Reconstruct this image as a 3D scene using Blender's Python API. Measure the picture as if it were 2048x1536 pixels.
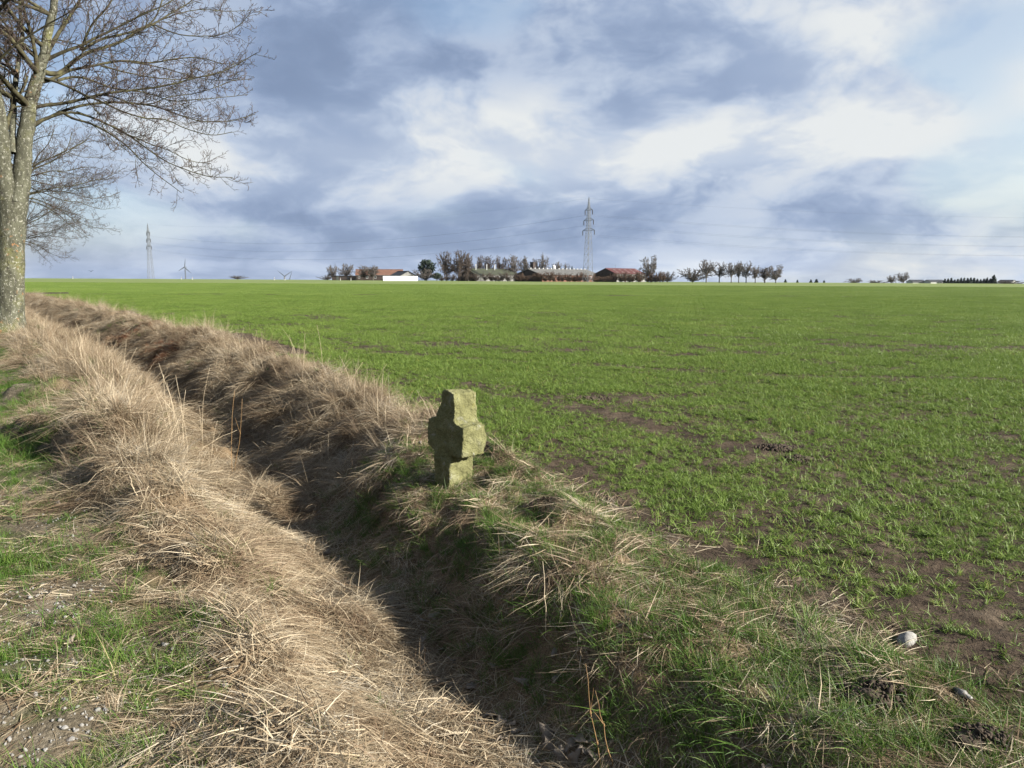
import bpy, bmesh, math, random
import numpy as np
from mathutils import Vector, Matrix, Euler

R = math.radians
scene = bpy.context.scene
for o in list(bpy.data.objects):
    bpy.data.objects.remove(o)
C = scene.collection

# ------------------------------------------------------------------ camera
FPX = 1500.0                                    # focal length in photo pixels (2048 wide)
EYE = 1.75
PITCH = math.atan((768 - 556) / FPX)
cam = bpy.data.cameras.new('camera')
cam.sensor_width = 36
cam.lens = FPX / 2048 * 36
cam.clip_start = 0.05
cam.clip_end = 20000
camo = bpy.data.objects.new('camera', cam)
C.objects.link(camo)
camo.location = (0, 0, EYE)
camo.rotation_euler = (R(90) - PITCH, 0, 0)
scene.camera = camo

# ------------------------------------------------------------------ light
SUN_AZ, SUN_EL = R(110), R(25)                    # azimuth clockwise from +Y
SUN = Vector((math.sin(SUN_AZ) * math.cos(SUN_EL), math.cos(SUN_AZ) * math.cos(SUN_EL), math.sin(SUN_EL)))
sl = bpy.data.lights.new('sun', 'SUN')
sl.energy = 5.0
sl.angle = R(0.53)
sl.color = (1.0, 0.95, 0.87)
so = bpy.data.objects.new('sun', sl)
C.objects.link(so)
so.rotation_euler = (-SUN).to_track_quat('-Z', 'Y').to_euler()
so.location = (60, 0, 60)

scene.view_settings.view_transform = 'Standard'
scene.view_settings.look = 'None'
EXPO = 3.7                                       # the photograph is exposed a little brighter
scene.view_settings.exposure = math.log2(EXPO)
scene.view_settings.gamma = 1.0
scene.view_settings.use_curve_mapping = False
scene.cycles.use_denoising = True
scene.cycles.max_bounces = 6
scene.cycles.diffuse_bounces = 3
scene.cycles.glossy_bounces = 2
scene.cycles.transmission_bounces = 4
scene.cycles.transparent_max_bounces = 8
scene.cycles.volume_bounces = 0
scene.cycles.caustics_reflective = False
scene.cycles.caustics_refractive = False


def ray(u, v):
    c, s = math.cos(PITCH), math.sin(PITCH)
    a, b = (u - 1024) / FPX, (768 - v) / FPX
    return np.array([a, c + b * s, -s + b * c])


def at_y(u, v, y):
    d = ray(u, v)
    return d * (y / d[1]) + np.array([0, 0, EYE])


# ------------------------------------------------------------------ world: Nishita sky under broken stratocumulus
world = bpy.data.worlds.new('World')
scene.world = world
world.use_nodes = True
wt = world.node_tree
wt.nodes.clear()


class NT:
    """small helper around a node tree"""
    def __init__(s, tree, alb=1.0):
        s.t = tree
        s.alb = alb

    def n(s, typ, ins=None, **kw):
        nd = s.t.nodes.new(typ)
        for k, v in kw.items():
            setattr(nd, k, v)
        for k, v in (ins or {}).items():
            s.set(nd, k, v)
        return nd

    def set(s, nd, k, v):
        if isinstance(v, bpy.types.NodeSocket):
            s.t.links.new(v, nd.inputs[k])
        else:
            nd.inputs[k].default_value = v

    def math(s, op, a, b=None, c=None, clamp=False):
        nd = s.n('ShaderNodeMath', operation=op, use_clamp=clamp)
        for i, x in enumerate((a, b, c)):
            if x is not None:
                s.set(nd, i, x)
        return nd.outputs[0]

    def vmath(s, op, a, b=None, out=0):
        nd = s.n('ShaderNodeVectorMath', operation=op)
        s.set(nd, 0, a)
        if b is not None:
            s.set(nd, 1, b)
        return nd.outputs[out]

    def noise(s, vec, scale, detail=4, rough=0.55, dist=0.0, out=0):
        nd = s.n('ShaderNodeTexNoise', {'Vector': vec, 'Scale': scale, 'Detail': detail, 'Roughness': rough, 'Distortion': dist})
        return nd.outputs[out]

    def ramp(s, fac, stops, interp='LINEAR'):
        nd = s.n('ShaderNodeValToRGB')
        s.t.links.new(fac, nd.inputs[0])
        cr = nd.color_ramp
        cr.interpolation = interp
        while len(cr.elements) < len(stops):
            cr.elements.new(0.5)
        for e, (p, col) in zip(cr.elements, stops):
            e.position = p
            e.color = (*(c_ * s.alb for c_ in col[:3]), 1)
        return nd.outputs[0]

    def mix(s, fac, a, b, mode='MIX'):
        nd = s.n('ShaderNodeMix', data_type='RGBA', blend_type=mode, clamp_factor=True)
        for k, v in ((0, fac), (6, a), (7, b)):
            if isinstance(v, bpy.types.NodeSocket):
                s.t.links.new(v, nd.inputs[k])
            else:
                nd.inputs[k].default_value = v if k == 0 else (*(c_ * s.alb for c_ in v[:3]), 1)
        return nd.outputs[2]

    def maprange(s, v, a, b, c=0.0, d=1.0, smooth=False):
        nd = s.n('ShaderNodeMapRange', {'Value': v, 'From Min': a, 'From Max': b, 'To Min': c, 'To Max': d})
        if smooth:
            nd.interpolation_type = 'SMOOTHSTEP'
        return nd.outputs[0]


w = NT(wt)
tc = w.n('ShaderNodeTexCoord').outputs['Generated']
nrm = w.vmath('NORMALIZE', tc)
sep = w.n('ShaderNodeSeparateXYZ', {0: nrm})
dz = w.math('MAXIMUM', sep.outputs[2], 0.0)
hz = w.math('MULTIPLY', w.math('POWER', dz, 0.80), 1.75)
P = w.n('ShaderNodeCombineXYZ', {0: sep.outputs[0], 1: sep.outputs[1], 2: hz}).outputs[0]
P = w.vmath('ADD', P, (4.3, 1.7, 2.9))
warp = w.vmath('SUBTRACT', w.noise(P, 4.5, 3, out=1), (0.5, 0.5, 0.5))
Pw = w.vmath('ADD', P, w.vmath('MULTIPLY', warp, (0.16, 0.16, 0.13)))
big = w.noise(Pw, 2.6, 2, 0.5)
mid = w.maprange(w.noise(Pw, 8.0, 8, 0.57), 0.34, 0.66, 0.10, 0.90, True)
b = w.math('ADD', w.math('MULTIPLY', w.math('SUBTRACT', big, 0.5), 0.7), w.math('MULTIPLY', w.math('SUBTRACT', mid, 0.5), 0.56))
b = w.math('ADD', b, 0.42)
# the individual cloud masses seen that day: (photo direction, half extents, lighter or darker)
dirn = w.vmath('ADD', nrm, w.vmath('MULTIPLY', warp, (0.22, 0.0, 0.10)))
for (u, v, rx, rv, amp) in [
        (930, 240, 150, 90, .28), (640, 325, 300, 70, .26), (1990, 100, 520, 330, .52), (1320, 290, 170, 60, .17),
        (1190, 420, 130, 40, .20), (230, 380, 130, 60, .18), (300, 160, 240, 150, .16),
        (690, 110, 300, 120, -.18), (1230, 150, 380, 130, -.15), (1900, 410, 420, 55, -.18), (1380, 475, 330, 30, -.12),
        (720, 430, 460, 30, -.14), (150, 505, 420, 22, -.08), (1300, 528, 700, 18, .10), (250, 520, 420, 30, -.08), (1680, 280, 260, 60, .12)]:
    d = ray(u, v)
    L = np.linalg.norm(d)
    d = d / L
    dd = w.vmath('MULTIPLY', w.vmath('SUBTRACT', dirn, tuple(d)), (L * FPX / rx / 2.0, 0.25, FPX / rv / 1.0))
    blob = w.maprange(w.vmath('LENGTH', dd, out=1), 0.0, 1.7, 1.0, 0.0, True)
    b = w.math('ADD', b, w.math('MULTIPLY', blob, amp))
# clouds thin out and glow towards the sun
sd = w.vmath('DOT_PRODUCT', nrm, tuple(SUN), out=1)
b = w.math('ADD', b, w.math('MULTIPLY', w.maprange(sd, 0.0, 1.0), 0.16))
cloud = w.ramp(b, [(0.0, (0.205, 0.278, 0.430)), (0.25, (0.258, 0.342, 0.510)), (0.45, (0.345, 0.435, 0.610)), (0.68, (0.52, 0.605, 0.745)), (1.0, (0.80, 0.83, 0.84))])
sky = w.n('ShaderNodeTexSky', sky_type='NISHITA', sun_disc=False, sun_elevation=SUN_EL, sun_rotation=SUN_AZ, air_density=1.0, dust_density=1.2, ozone_density=1.2)
gap = w.math('MULTIPLY', w.maprange(big, 0.50, 0.66, 0.0, 0.6, True), w.maprange(dz, 0.0, 0.2, 0.35, 1.0))
CL = 20.0 / EXPO
skyc = w.mix(gap, w.vmath('MULTIPLY', cloud, (CL, CL, CL)), sky.outputs[0])
bg = w.n('ShaderNodeBackground', {'Color': skyc, 'Strength': 0.05})
wt.links.new(bg.outputs[0], w.n('ShaderNodeOutputWorld').inputs[0])
world.cycles.sampling_method = 'MANUAL'
world.cycles.sample_map_resolution = 256

# ------------------------------------------------------------------ noise and terrain
rng = np.random.default_rng(11)
random.seed(4)


def _hash(ix, iy, seed):
    h = (ix.astype(np.int64) * 374761393 + iy.astype(np.int64) * 668265263 + seed * 974711) & 0xffffffff
    h = ((h ^ (h >> 13)) * 1274126177) & 0xffffffff
    return ((h ^ (h >> 16)) & 0xffff) / 65535.0


def vnoise(x, y, seed=0):
    x = np.asarray(x, float)
    y = np.asarray(y, float)
    ix, iy = np.floor(x), np.floor(y)
    fx, fy = x - ix, y - iy
    fx = fx * fx * fx * (fx * (fx * 6 - 15) + 10)
    fy = fy * fy * fy * (fy * (fy * 6 - 15) + 10)
    a, b2, c2, d2 = _hash(ix, iy, seed), _hash(ix + 1, iy, seed), _hash(ix, iy + 1, seed), _hash(ix + 1, iy + 1, seed)
    return (a + (b2 - a) * fx) * (1 - fy) + (c2 + (d2 - c2) * fx) * fy


def fbm(x, y, sc, octs=3, seed=0):
    s, a, tot = 0, 1.0, 0
    for k in range(octs):
        s = s + a * vnoise(x * sc + 17.3 * k, y * sc - 9.1 * k, seed + k)
        tot += a
        a *= 0.5
        sc *= 2.03
    return s / tot


def smooth(a, b_, x):
    t = np.clip((x - a) / (b_ - a), 0, 1)
    return t * t * (3 - 2 * t)


NX, NY = 0.85, 0.5268                             # across the ditch, towards the field
LT, LV = [-8, 3.7, 8, 12.4, 18.4, 30, 37.6, 60, 120, 400], [0.98, 0.98, 1.06, 1.12, .92, .17, -.48, -2.6, -8.5, -38]
ET, EV = [-8, 1.2, 3.1, 5.8, 11.3, 20.8, 35.5, 60, 120, 400], [3.0, 3.07, 3.12, 3.47, 4.0, 3.95, 2.95, .9, -5., -34]


def ditch(x, y):
    q = NX * x + NY * y
    t = -NY * x + NX * y
    q = q + 0.18 * (fbm(x, y, 0.55, 2, 40) - 0.5)
    lip, edge = np.interp(t, LT, LV), np.interp(t, ET, EV)
    # the tussocky road side bank gets wider further along
    q = np.where(q < lip, lip + (q - lip) * np.interp(t, [4, 9, 13, 18, 30], [1, .72, .55, .45, .35]), q)
    return q, t, lip, edge


def far_z(x, y):
    yy = np.maximum(y, 1.0)
    uu = np.clip(0.5 + x / yy * (FPX / 2048), -0.5, 1.5)
    ze = EYE - 14.0 * uu / FPX * 350
    f = np.clip(yy / 350, 0, 1) ** 1.5
    z = ze * f
    return z - 0.02 * np.maximum(yy - 430, 0)


def Hbase(x, y):
    q, t, lip, edge = ditch(x, y)
    wd = edge - lip
    depth = np.interp(t, [-5, 2, 6, 12, 25, 60], [.34, .40, .58, .74, .80, .7])
    # near bank: a rounded shoulder that drops into the ditch, with a raised tussock ridge further along
    near = smooth(lip - 0.55, lip + 0.28 * wd, q) ** 1.25
    farb = 1 - smooth(lip + 0.36 * wd, lip + np.interp(t, [5, 9], [0.72, 0.90]) * wd, q)
    cut = np.minimum(near, farb)
    z = -depth * cut + 0.07 * (1 - smooth(lip - 1.2, lip, q))
    ridge = np.exp(-((q - (lip - 0.42)) / 0.36) ** 2) * smooth(4.5, 7.5, t) * 0.21
    mound = np.exp(-((q - (edge - 0.25)) / 0.38) ** 2) * np.interp(t, [4, 8], [0.015, 0.07])
    return z + ridge + mound, q, t, lip, edge


TUSSOCKS = [(-5.15, 8.1, .40, .17), (-4.35, 7.3, .42, .19), (-3.75, 6.75, .36, .18), (-2.95, 5.75, .30, .16), (-2.45, 5.15, .30, .13), (-6.6, 10.3, .5, .16), (-1.75, 4.3, .26, .09), (-1.2, 3.2, .24, .08)]


def H(x, y, fine=True):
    x = np.asarray(x, float)
    y = np.asarray(y, float)
    z, q, t, lip, edge = Hbase(x, y)
    bank = smooth(lip - 1.0, lip - 0.55, q) * (1 - smooth(edge - 0.05, edge + 0.2, q))
    verge = 1 - smooth(lip - 0.95, lip - 0.6, q)
    fade = 1 - smooth(45, 90, y)
    tamp = np.interp(t, [2, 7.5], [0.30, 1.0])
    tus = np.maximum(fbm(x, y, 2.3, 2, 7) - 0.42, 0) * 0.42 + np.maximum(fbm(x, y, 0.9, 2, 9) - 0.45, 0) * 0.40
    z = z + bank * tamp * tus * fade * smooth(lip - .8, lip - .3, q) * np.where(np.abs(q - (lip + 0.42 * (edge - lip))) < 0.3, 0.5, 1)
    z = z + verge * fade * ((fbm(x, y, 1.4, 3, 21) - 0.5) * 0.13 + (fbm(x, y, 6.0, 2, 23) - 0.5) * 0.05)
    for (mx, my, mr, mh) in TUSSOCKS:
        dd_ = np.hypot(x - mx, y - my) / mr
        z = z + mh * (1 - smooth(0.45, 1.0, dd_))
    fld = smooth(edge - 0.1, edge + 0.3, q)
    if fine:
        z = z + fld * (1 - smooth(25, 60, y)) * ((fbm(x, y, 9, 2, 31) - 0.5) * 0.035 + (fbm(x, y, 1.2, 2, 33) - 0.5) * 0.05)
    return z + far_z(x, y)


def normal(x, y, e=0.06):
    gx = (H(x + e, y) - H(x - e, y)) / (2 * e)
    gy = (H(x, y + e) - H(x, y - e)) / (2 * e)
    n = np.stack([-gx, -gy, np.ones_like(gx)], -1)
    return n / np.linalg.norm(n, axis=-1, keepdims=True)


_GP_T = np.concatenate([np.arange(0.8, 12, 0.03), np.geomspace(12, 500, 700)])


def gp(u, v, lift=0.0):
    """point of the ground seen in a photo direction"""
    d = ray(u, v)
    ts = _GP_T
    for _ in range(2):
        below = EYE + d[2] * ts < H(d[0] * ts, d[1] * ts)
        i = int(below.argmax()) if below.any() else len(ts) - 1
        ts = np.linspace(ts[max(i - 1, 0)], ts[i], 60)
    p = d * ts[i if i < 60 else 59]
    p = d * ts[int((EYE + d[2] * ts < H(d[0] * ts, d[1] * ts)).argmax())]
    return np.array([p[0], p[1], EYE + p[2] + lift])


# soil stripes where wheels and water kept the crop thin (field coordinates)
TRACKS = [((3.1, 5.9), (0.6, 10.9), .35), ((1.0, 10.6), (2.1, 10.9), .5), ((-2.5, 17), (3.5, 14.2), .22), ((-9, 29), (-2, 20), .25),
          ((4.5, 13.5), (8.5, 13.0), .22), ((2.6, 7.4), (-0.9, 12.6), .25), ((6.5, 20), (14, 18.5), .25), ((-12, 38), (-3, 27), .3),
          ((.15, 6.8), (1.35, 4.3), .22), ((1.4, 4.2), (2.1, 3.0), .2)]


def bare(x, y):
    m = np.zeros_like(np.asarray(x, float))
    for (a, b_, wd) in TRACKS:
        a = np.array(a)
        b_ = np.array(b_)
        ab = b_ - a
        tt = np.clip(((x - a[0]) * ab[0] + (y - a[1]) * ab[1]) / (ab @ ab), 0, 1)
        dx, dy = x - a[0] - tt * ab[0], y - a[1] - tt * ab[1]
        m = np.maximum(m, np.exp(-(np.hypot(dx, dy) / wd) ** 2))
    return m * (0.40 + 1.0 * fbm(x, y, 1.3, 2, 77))


# ------------------------------------------------------------------ object helpers
def mesh_obj(name, verts, faces, mats, parent=None, smooth_=False, midx=None, link=True):
    me = bpy.data.meshes.new(name)
    me.from_pydata([tuple(p) for p in verts] if not isinstance(verts, list) else verts, [], faces)
    return wrap(name, me, mats, parent, smooth_, midx, link)


def wrap(name, me, mats, parent=None, smooth_=False, midx=None, link=True):
    for m in (mats if isinstance(mats, (list, tuple)) else [mats]):
        me.materials.append(m)
    if midx is not None:
        me.polygons.foreach_set('material_index', np.asarray(midx, np.int32))
    if smooth_:
        me.polygons.foreach_set('use_smooth', np.ones(len(me.polygons), bool))
    me.update()
    o = bpy.data.objects.new(name, me)
    if link:
        C.objects.link(o)
    if parent is not None:
        o.parent = parent
    return o


def np_mesh(name, V, T, attrs=None):
    """mesh from numpy vertices and a uniform face array (n,3) or (n,4)"""
    V = np.asarray(V, np.float32)
    T = np.asarray(T, np.int32)
    me = bpy.data.meshes.new(name)
    me.vertices.add(len(V))
    me.vertices.foreach_set('co', V.ravel())
    k = T.shape[1]
    me.loops.add(T.size)
    me.loops.foreach_set('vertex_index', T.ravel())
    me.polygons.add(len(T))
    me.polygons.foreach_set('loop_start', np.arange(0, T.size, k, dtype=np.int32))
    me.update(calc_edges=True)
    for an, arr in (attrs or {}).items():
        at = me.attributes.new(an, 'FLOAT', 'POINT')
        at.data.foreach_set('value', np.asarray(arr, np.float32))
    return me


def empty(name, loc, rz=0.0):
    o = bpy.data.objects.new(name, None)
    C.objects.link(o)
    o.location = tuple(loc)
    o.rotation_euler = (0, 0, rz)
    o.empty_display_size = 0.2
    return o


def tag(o, label, cat=None, group=None, kind=None):
    o['label'] = label
    if cat:
        o['category'] = cat
    if group:
        o['group'] = group
    if kind:
        o['kind'] = kind
    return o


def box_vf(cx, cy, cz, sx, sy, sz):
    v = [(cx + dx * sx / 2, cy + dy * sy / 2, cz + dz_ * sz / 2) for dz_ in (-1, 1) for dx, dy in ((-1, -1), (1, -1), (1, 1), (-1, 1))]
    f = [(0, 3, 2, 1), (4, 5, 6, 7), (0, 1, 5, 4), (1, 2, 6, 5), (2, 3, 7, 6), (3, 0, 4, 7)]
    return v, f


class MB:
    def __init__(s):
        s.v, s.f = [], []

    def add(s, v, f):
        k = len(s.v)
        s.v += [tuple(map(float, p)) for p in v]
        s.f += [tuple(i + k for i in q) for q in f]
        return s

    def box(s, *a):
        return s.add(*box_vf(*a))

    def bar(s, a, b_, r, n=4, r2=None):
        V, F = tube(np.array([a, b_], float), [r, r if r2 is None else r2], n, caps=True)
        return s.add(V, F)

    def build(s, name, mat, parent=None, smooth_=False):
        return mesh_obj(name, s.v, s.f, mat, parent, smooth_)


def tube(pts, radii, n=6, caps=False):
    pts = np.asarray(pts, float)
    k = len(pts)
    tang = np.gradient(pts, axis=0)
    tang /= np.linalg.norm(tang, axis=1, keepdims=True) + 1e-9
    ref = np.array([0.31, 0.22, 0.92]) if abs(tang[0][2]) < 0.8 else np.array([0.95, 0.3, 0.1])
    a = np.cross(tang, ref)
    a /= np.linalg.norm(a, axis=1, keepdims=True) + 1e-9
    b_ = np.cross(tang, a)
    ang = np.arange(n) * 2 * math.pi / n
    ring = a[:, None, :] * np.cos(ang)[None, :, None] + b_[:, None, :] * np.sin(ang)[None, :, None]
    V = (pts[:, None, :] + ring * np.asarray(radii)[:, None, None]).reshape(-1, 3)
    F = []
    for i in range(k - 1):
        for j in range(n):
            j2 = (j + 1) % n
            F.append((i * n + j, i * n + j2, (i + 1) * n + j2, (i + 1) * n + j))
    if caps:
        F.append(tuple(reversed(range(n))))
        F.append(tuple(range((k - 1) * n, k * n)))
    return V, F


# ------------------------------------------------------------------ materials
def new_mat(name):
    m = bpy.data.materials.new(name)
    m.use_nodes = True
    m.node_tree.nodes.clear()
    k = NT(m.node_tree, 0.6)
    out = k.n('ShaderNodeOutputMaterial')
    return m, k, out


def principled(k, out, col, rough=0.85, bump=None, bstr=0.4, bdist=0.01, spec=0.3):
    p = k.n('ShaderNodeBsdfPrincipled', {'Base Color': col if isinstance(col, bpy.types.NodeSocket) else (*col, 1), 'Roughness': rough})
    p.inputs['Specular IOR Level'].default_value = spec
    if bump is not None:
        bm = k.n('ShaderNodeBump', {'Height': bump, 'Strength': bstr, 'Distance': bdist})
        k.t.links.new(bm.outputs[0], p.inputs['Normal'])
    k.t.links.new(p.outputs[0], out.inputs[0])
    return p


def plain(name, c1, c2=None, scale=3.0, rough=0.8, bstr=0.3, bdist=0.02, spec=0.3, stretch=(1, 1, 1)):
    m, k, out = new_mat(name)
    co = k.vmath('MULTIPLY', k.n('ShaderNodeTexCoord').outputs['Object'], stretch)
    nz = k.noise(co, scale, 5, 0.6)
    c2 = c2 or tuple(x * 0.7 for x in c1)
    col = k.ramp(nz, [(0.32, c2), (0.68, c1)])
    principled(k, out, col, rough, nz, bstr, bdist, spec)
    return m


def blade_mat(name, stops, transl=0.35, rough=0.55, spec=0.25, patch=0.0):
    """leaf or stalk: colour differs blade by blade (attribute tint)"""
    m, k, out = new_mat(name)
    at = k.n('ShaderNodeAttribute', attribute_name='tint').outputs['Fac']
    inst = k.n('ShaderNodeObjectInfo').outputs['Random']
    f = k.math('ADD', k.math('MULTIPLY', at, 0.7), k.math('MULTIPLY', inst, 0.3))
    if patch:
        geo = k.n('ShaderNodeNewGeometry').outputs['Position']
        f = k.math('ADD', f, k.math('MULTIPLY', k.math('SUBTRACT', k.noise(geo, 1.1, 4), 0.5), patch))
    col = k.ramp(f, stops)
    p = k.n('ShaderNodeBsdfPrincipled', {'Base Color': col, 'Roughness': rough})
    p.inputs['Specular IOR Level'].default_value = spec
    tr = k.n('ShaderNodeBsdfTranslucent', {'Color': col})
    mx = k.n('ShaderNodeMixShader', {0: transl})
    k.t.links.new(p.outputs[0], mx.inputs[1])
    k.t.links.new(tr.outputs[0], mx.inputs[2])
    k.t.links.new(mx.outputs[0], out.inputs[0])
    return m


M = {}
M['wheat'] = blade_mat('wheat_leaf', [(0.0, (0.100, 0.165, 0.028)), (0.45, (0.180, 0.275, 0.050)), (0.88, (0.255, 0.350, 0.078)), (0.96, (0.33, 0.31, 0.08)), (1.0, (0.42, 0.32, 0.09))], 0.35, 0.5, 0.2, 0.3)
M['straw'] = blade_mat('straw', [(0.0, (0.11, 0.068, 0.04)), (0.28, (0.23, 0.16, 0.095)), (0.60, (0.40, 0.315, 0.20)), (0.88, (0.60, 0.51, 0.36)), (1.0, (0.40, 0.36, 0.29))], 0.2, 0.6, 0.25, 1.5)
M['grass'] = blade_mat('grass_leaf', [(0.0, (0.05, 0.115, 0.016)), (0.5, (0.10, 0.195, 0.028)), (0.80, (0.18, 0.265, 0.05)), (0.94, (0.38, 0.33, 0.15)), (1.0, (0.48, 0.40, 0.22))], 0.35, 0.5, 0.2, 0.4)
M['rust'] = blade_mat('dead_bracken', [(0.0, (0.09, 0.04, 0.022)), (0.5, (0.19, 0.09, 0.05)), (1.0, (0.30, 0.17, 0.10))], 0.15, 0.7, 0.1)
M['stalk'] = plain('dry_stalk', (0.62, 0.52, 0.36), (0.42, 0.33, 0.21), 14, 0.6)
M['stalk_brown'] = plain('brown_stalk', (0.36, 0.22, 0.09), (0.24, 0.14, 0.06), 14, 0.6)
M['leaf'] = plain('dead_leaf', (0.30, 0.255, 0.20), (0.16, 0.12, 0.085), 26, 0.75)
M['pebble'] = plain('pale_stone', (0.36, 0.35, 0.32), (0.19, 0.18, 0.165), 40, 0.9)
M['clod'] = plain('soil_clod', (0.085, 0.060, 0.040), (0.045, 0.032, 0.022), 30, 0.95, 0.9, 0.02)
M['wire'] = plain('cable', (0.07, 0.075, 0.085), None, 1)
M['steel'] = plain('galvanised_steel', (0.20, 0.215, 0.225), (0.14, 0.15, 0.16), 2, 0.6)
M['insul'] = plain('insulator', (0.06, 0.055, 0.05), None, 2, 0.4)
M['white'] = plain('white_paint', (0.80, 0.80, 0.77), (0.66, 0.66, 0.63), 0.6, 0.7)
M['black'] = plain('black_plastic', (0.02, 0.02, 0.02), None, 3)
M['red_reflector'] = plain('reflector', (0.5, 0.05, 0.03), None, 3, 0.3)
M['turbine'] = plain('turbine_grey', (0.10, 0.115, 0.135), None, 0.1)
M['tiles'] = plain('clay_tiles', (0.20, 0.10, 0.062), (0.13, 0.062, 0.04), 0.8)
M['slate'] = plain('dark_roof', (0.045, 0.05, 0.06), (0.028, 0.032, 0.04), 0.6)
M['moss'] = plain('mossy_roof', (0.055, 0.065, 0.03), (0.03, 0.03, 0.022), 0.5)
M['fibre'] = plain('fibre_cement_roof', (0.20, 0.197, 0.185), (0.12, 0.117, 0.11), 0.7)
M['redroof'] = plain('red_sheet_roof', (0.10, 0.022, 0.02), (0.062, 0.018, 0.016), 0.4)
M['brick'] = plain('brick', (0.19, 0.08, 0.05), (0.12, 0.05, 0.032), 1.2)
M['render'] = plain('grey_render', (0.25, 0.245, 0.225), (0.15, 0.145, 0.135), 0.5)
M['board'] = plain('dark_boards', (0.06, 0.042, 0.034), (0.035, 0.025, 0.02), 0.9)
M['door'] = plain('door_paint', (0.09, 0.10, 0.09), None, 1)
M['pane'] = plain('window_glass', (0.03, 0.035, 0.04), None, 1, 0.1, 0, 0, 0.6)
M['skylight'] = plain('translucent_sheet', (0.26, 0.20, 0.18), None, 1)
M['needles'] = plain('conifer_needles', (0.035, 0.06, 0.03), (0.015, 0.028, 0.018), 2.0)
M['twig_far'] = plain('bare_twigs', (0.165, 0.14, 0.12), (0.10, 0.085, 0.072), 0.5)
M['twig_dark'] = plain('brown_twigs', (0.10, 0.072, 0.052), (0.065, 0.048, 0.036), 0.5)
M['bark_far'] = plain('grey_bark', (0.14, 0.125, 0.10), (0.09, 0.08, 0.065), 1.0)
M['hedge_red'] = plain('hedge_twigs', (0.15, 0.09, 0.055), (0.09, 0.055, 0.035), 0.4)

# bark with lichen
m, k, out = new_mat('lichen_bark')
co = k.n('ShaderNodeTexCoord').outputs['Object']
cs = k.vmath('MULTIPLY', co, (1, 1, 0.45))
n1 = k.noise(cs, 5.5, 6, 0.65)
col = k.ramp(n1, [(0.28, (0.036, 0.035, 0.025)), (0.50, (0.082, 0.082, 0.055)), (0.74, (0.14, 0.142, 0.10))])
grn = k.maprange(k.noise(co, 1.3, 4, 0.6), 0.50, 0.66, 0, 0.5, True)
col = k.mix(grn, col, (0.15, 0.150, 0.045))
spots = k.maprange(k.noise(co, 17, 5, 0.7), 0.54, 0.64, 0, 0.85, True)
col = k.mix(spots, col, (0.31, 0.305, 0.25))
oran = k.math('MULTIPLY', k.maprange(k.noise(co, 9, 2, 0.5), 0.62, 0.68, 0, 1, True), k.maprange(k.noise(co, 1.1, 2), 0.5, 0.6, 0, 0.8, True))
col = k.mix(oran, col, (0.26, 0.14, 0.065))
pit = k.maprange(k.noise(cs, 22, 2, 0.5), 0.30, 0.36, 1.0, 0.0, True)
col = k.mix(pit, col, (0.04, 0.036, 0.028))
hgt = k.math('ADD', n1, k.math('MULTIPLY', k.noise(cs, 30, 3), 0.5))
principled(k, out, col, 0.9, hgt, 0.9, 0.03, 0.15)
M['bark'] = m
m, k, out = new_mat('limb_bark')
co = k.n('ShaderNodeTexCoord').outputs['Object']
n1 = k.noise(co, 7, 5, 0.6)
col = k.ramp(n1, [(0.30, (0.026, 0.022, 0.016)), (0.55, (0.072, 0.066, 0.036)), (0.75, (0.14, 0.135, 0.062))])
principled(k, out, col, 0.9, n1, 0.6, 0.02, 0.15)
M['limb'] = m
M['twig'] = plain('twigs', (0.10, 0.068, 0.052), (0.055, 0.04, 0.033), 2.5, 0.8)

# weathered sandstone with green algae
m, k, out = new_mat('algae_sandstone')
co = k.n('ShaderNodeTexCoord').outputs['Object']
n1 = k.noise(co, 7, 6, 0.65)
n2 = k.noise(co, 90, 4, 0.6)
col = k.ramp(n1, [(0.30, (0.135, 0.132, 0.056)), (0.52, (0.215, 0.212, 0.098)), (0.75, (0.30, 0.295, 0.175))])
col = k.mix(k.maprange(n2, 0.50, 0.68, 0, 0.7), col, (0.075, 0.075, 0.035))
col = k.mix(k.maprange(k.noise(co, 16, 3, 0.6), 0.62, 0.72, 0, 0.3, True), col, (0.30, 0.28, 0.08))
col = k.mix(k.maprange(k.noise(co, 11, 4, 0.6, 0.6), 0.58, 0.70, 0, 0.6, True), col, (0.36, 0.36, 0.30))
principled(k, out, col, 0.92, k.math('ADD', k.math('MULTIPLY', n1, 0.6), k.math('MULTIPLY', n2, 0.6)), 1.0, 0.02, 0.1)
M['sandstone'] = m

# ground: soil, matted straw and gravelly verge, mixed by where they lie
m, k, out = new_mat('ground')
pos = k.n('ShaderNodeNewGeometry').outputs['Position']
a_straw = k.n('ShaderNodeAttribute', attribute_name='w_straw').outputs['Fac']
a_verge = k.n('ShaderNodeAttribute', attribute_name='w_verge').outputs['Fac']
a_far = k.n('ShaderNodeAttribute', attribute_name='w_far').outputs['Fac']
nA = k.noise(pos, 2.6, 6, 0.65)
nB = k.noise(pos, 34, 5, 0.7)
soil = k.ramp(k.math('ADD', k.math('MULTIPLY', nA, 0.6), k.math('MULTIPLY', nB, 0.4)), [(0.35, (0.040, 0.028, 0.019)), (0.52, (0.076, 0.055, 0.038)), (0.68, (0.130, 0.100, 0.072))])
matt = k.ramp(k.noise(k.vmath('MULTIPLY', pos, (1, 1, 2)), 45, 4, 0.7, 1.5), [(0.3, (0.085, 0.058, 0.035)), (0.5, (0.19, 0.135, 0.08)), (0.7, (0.34, 0.255, 0.155))])
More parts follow.
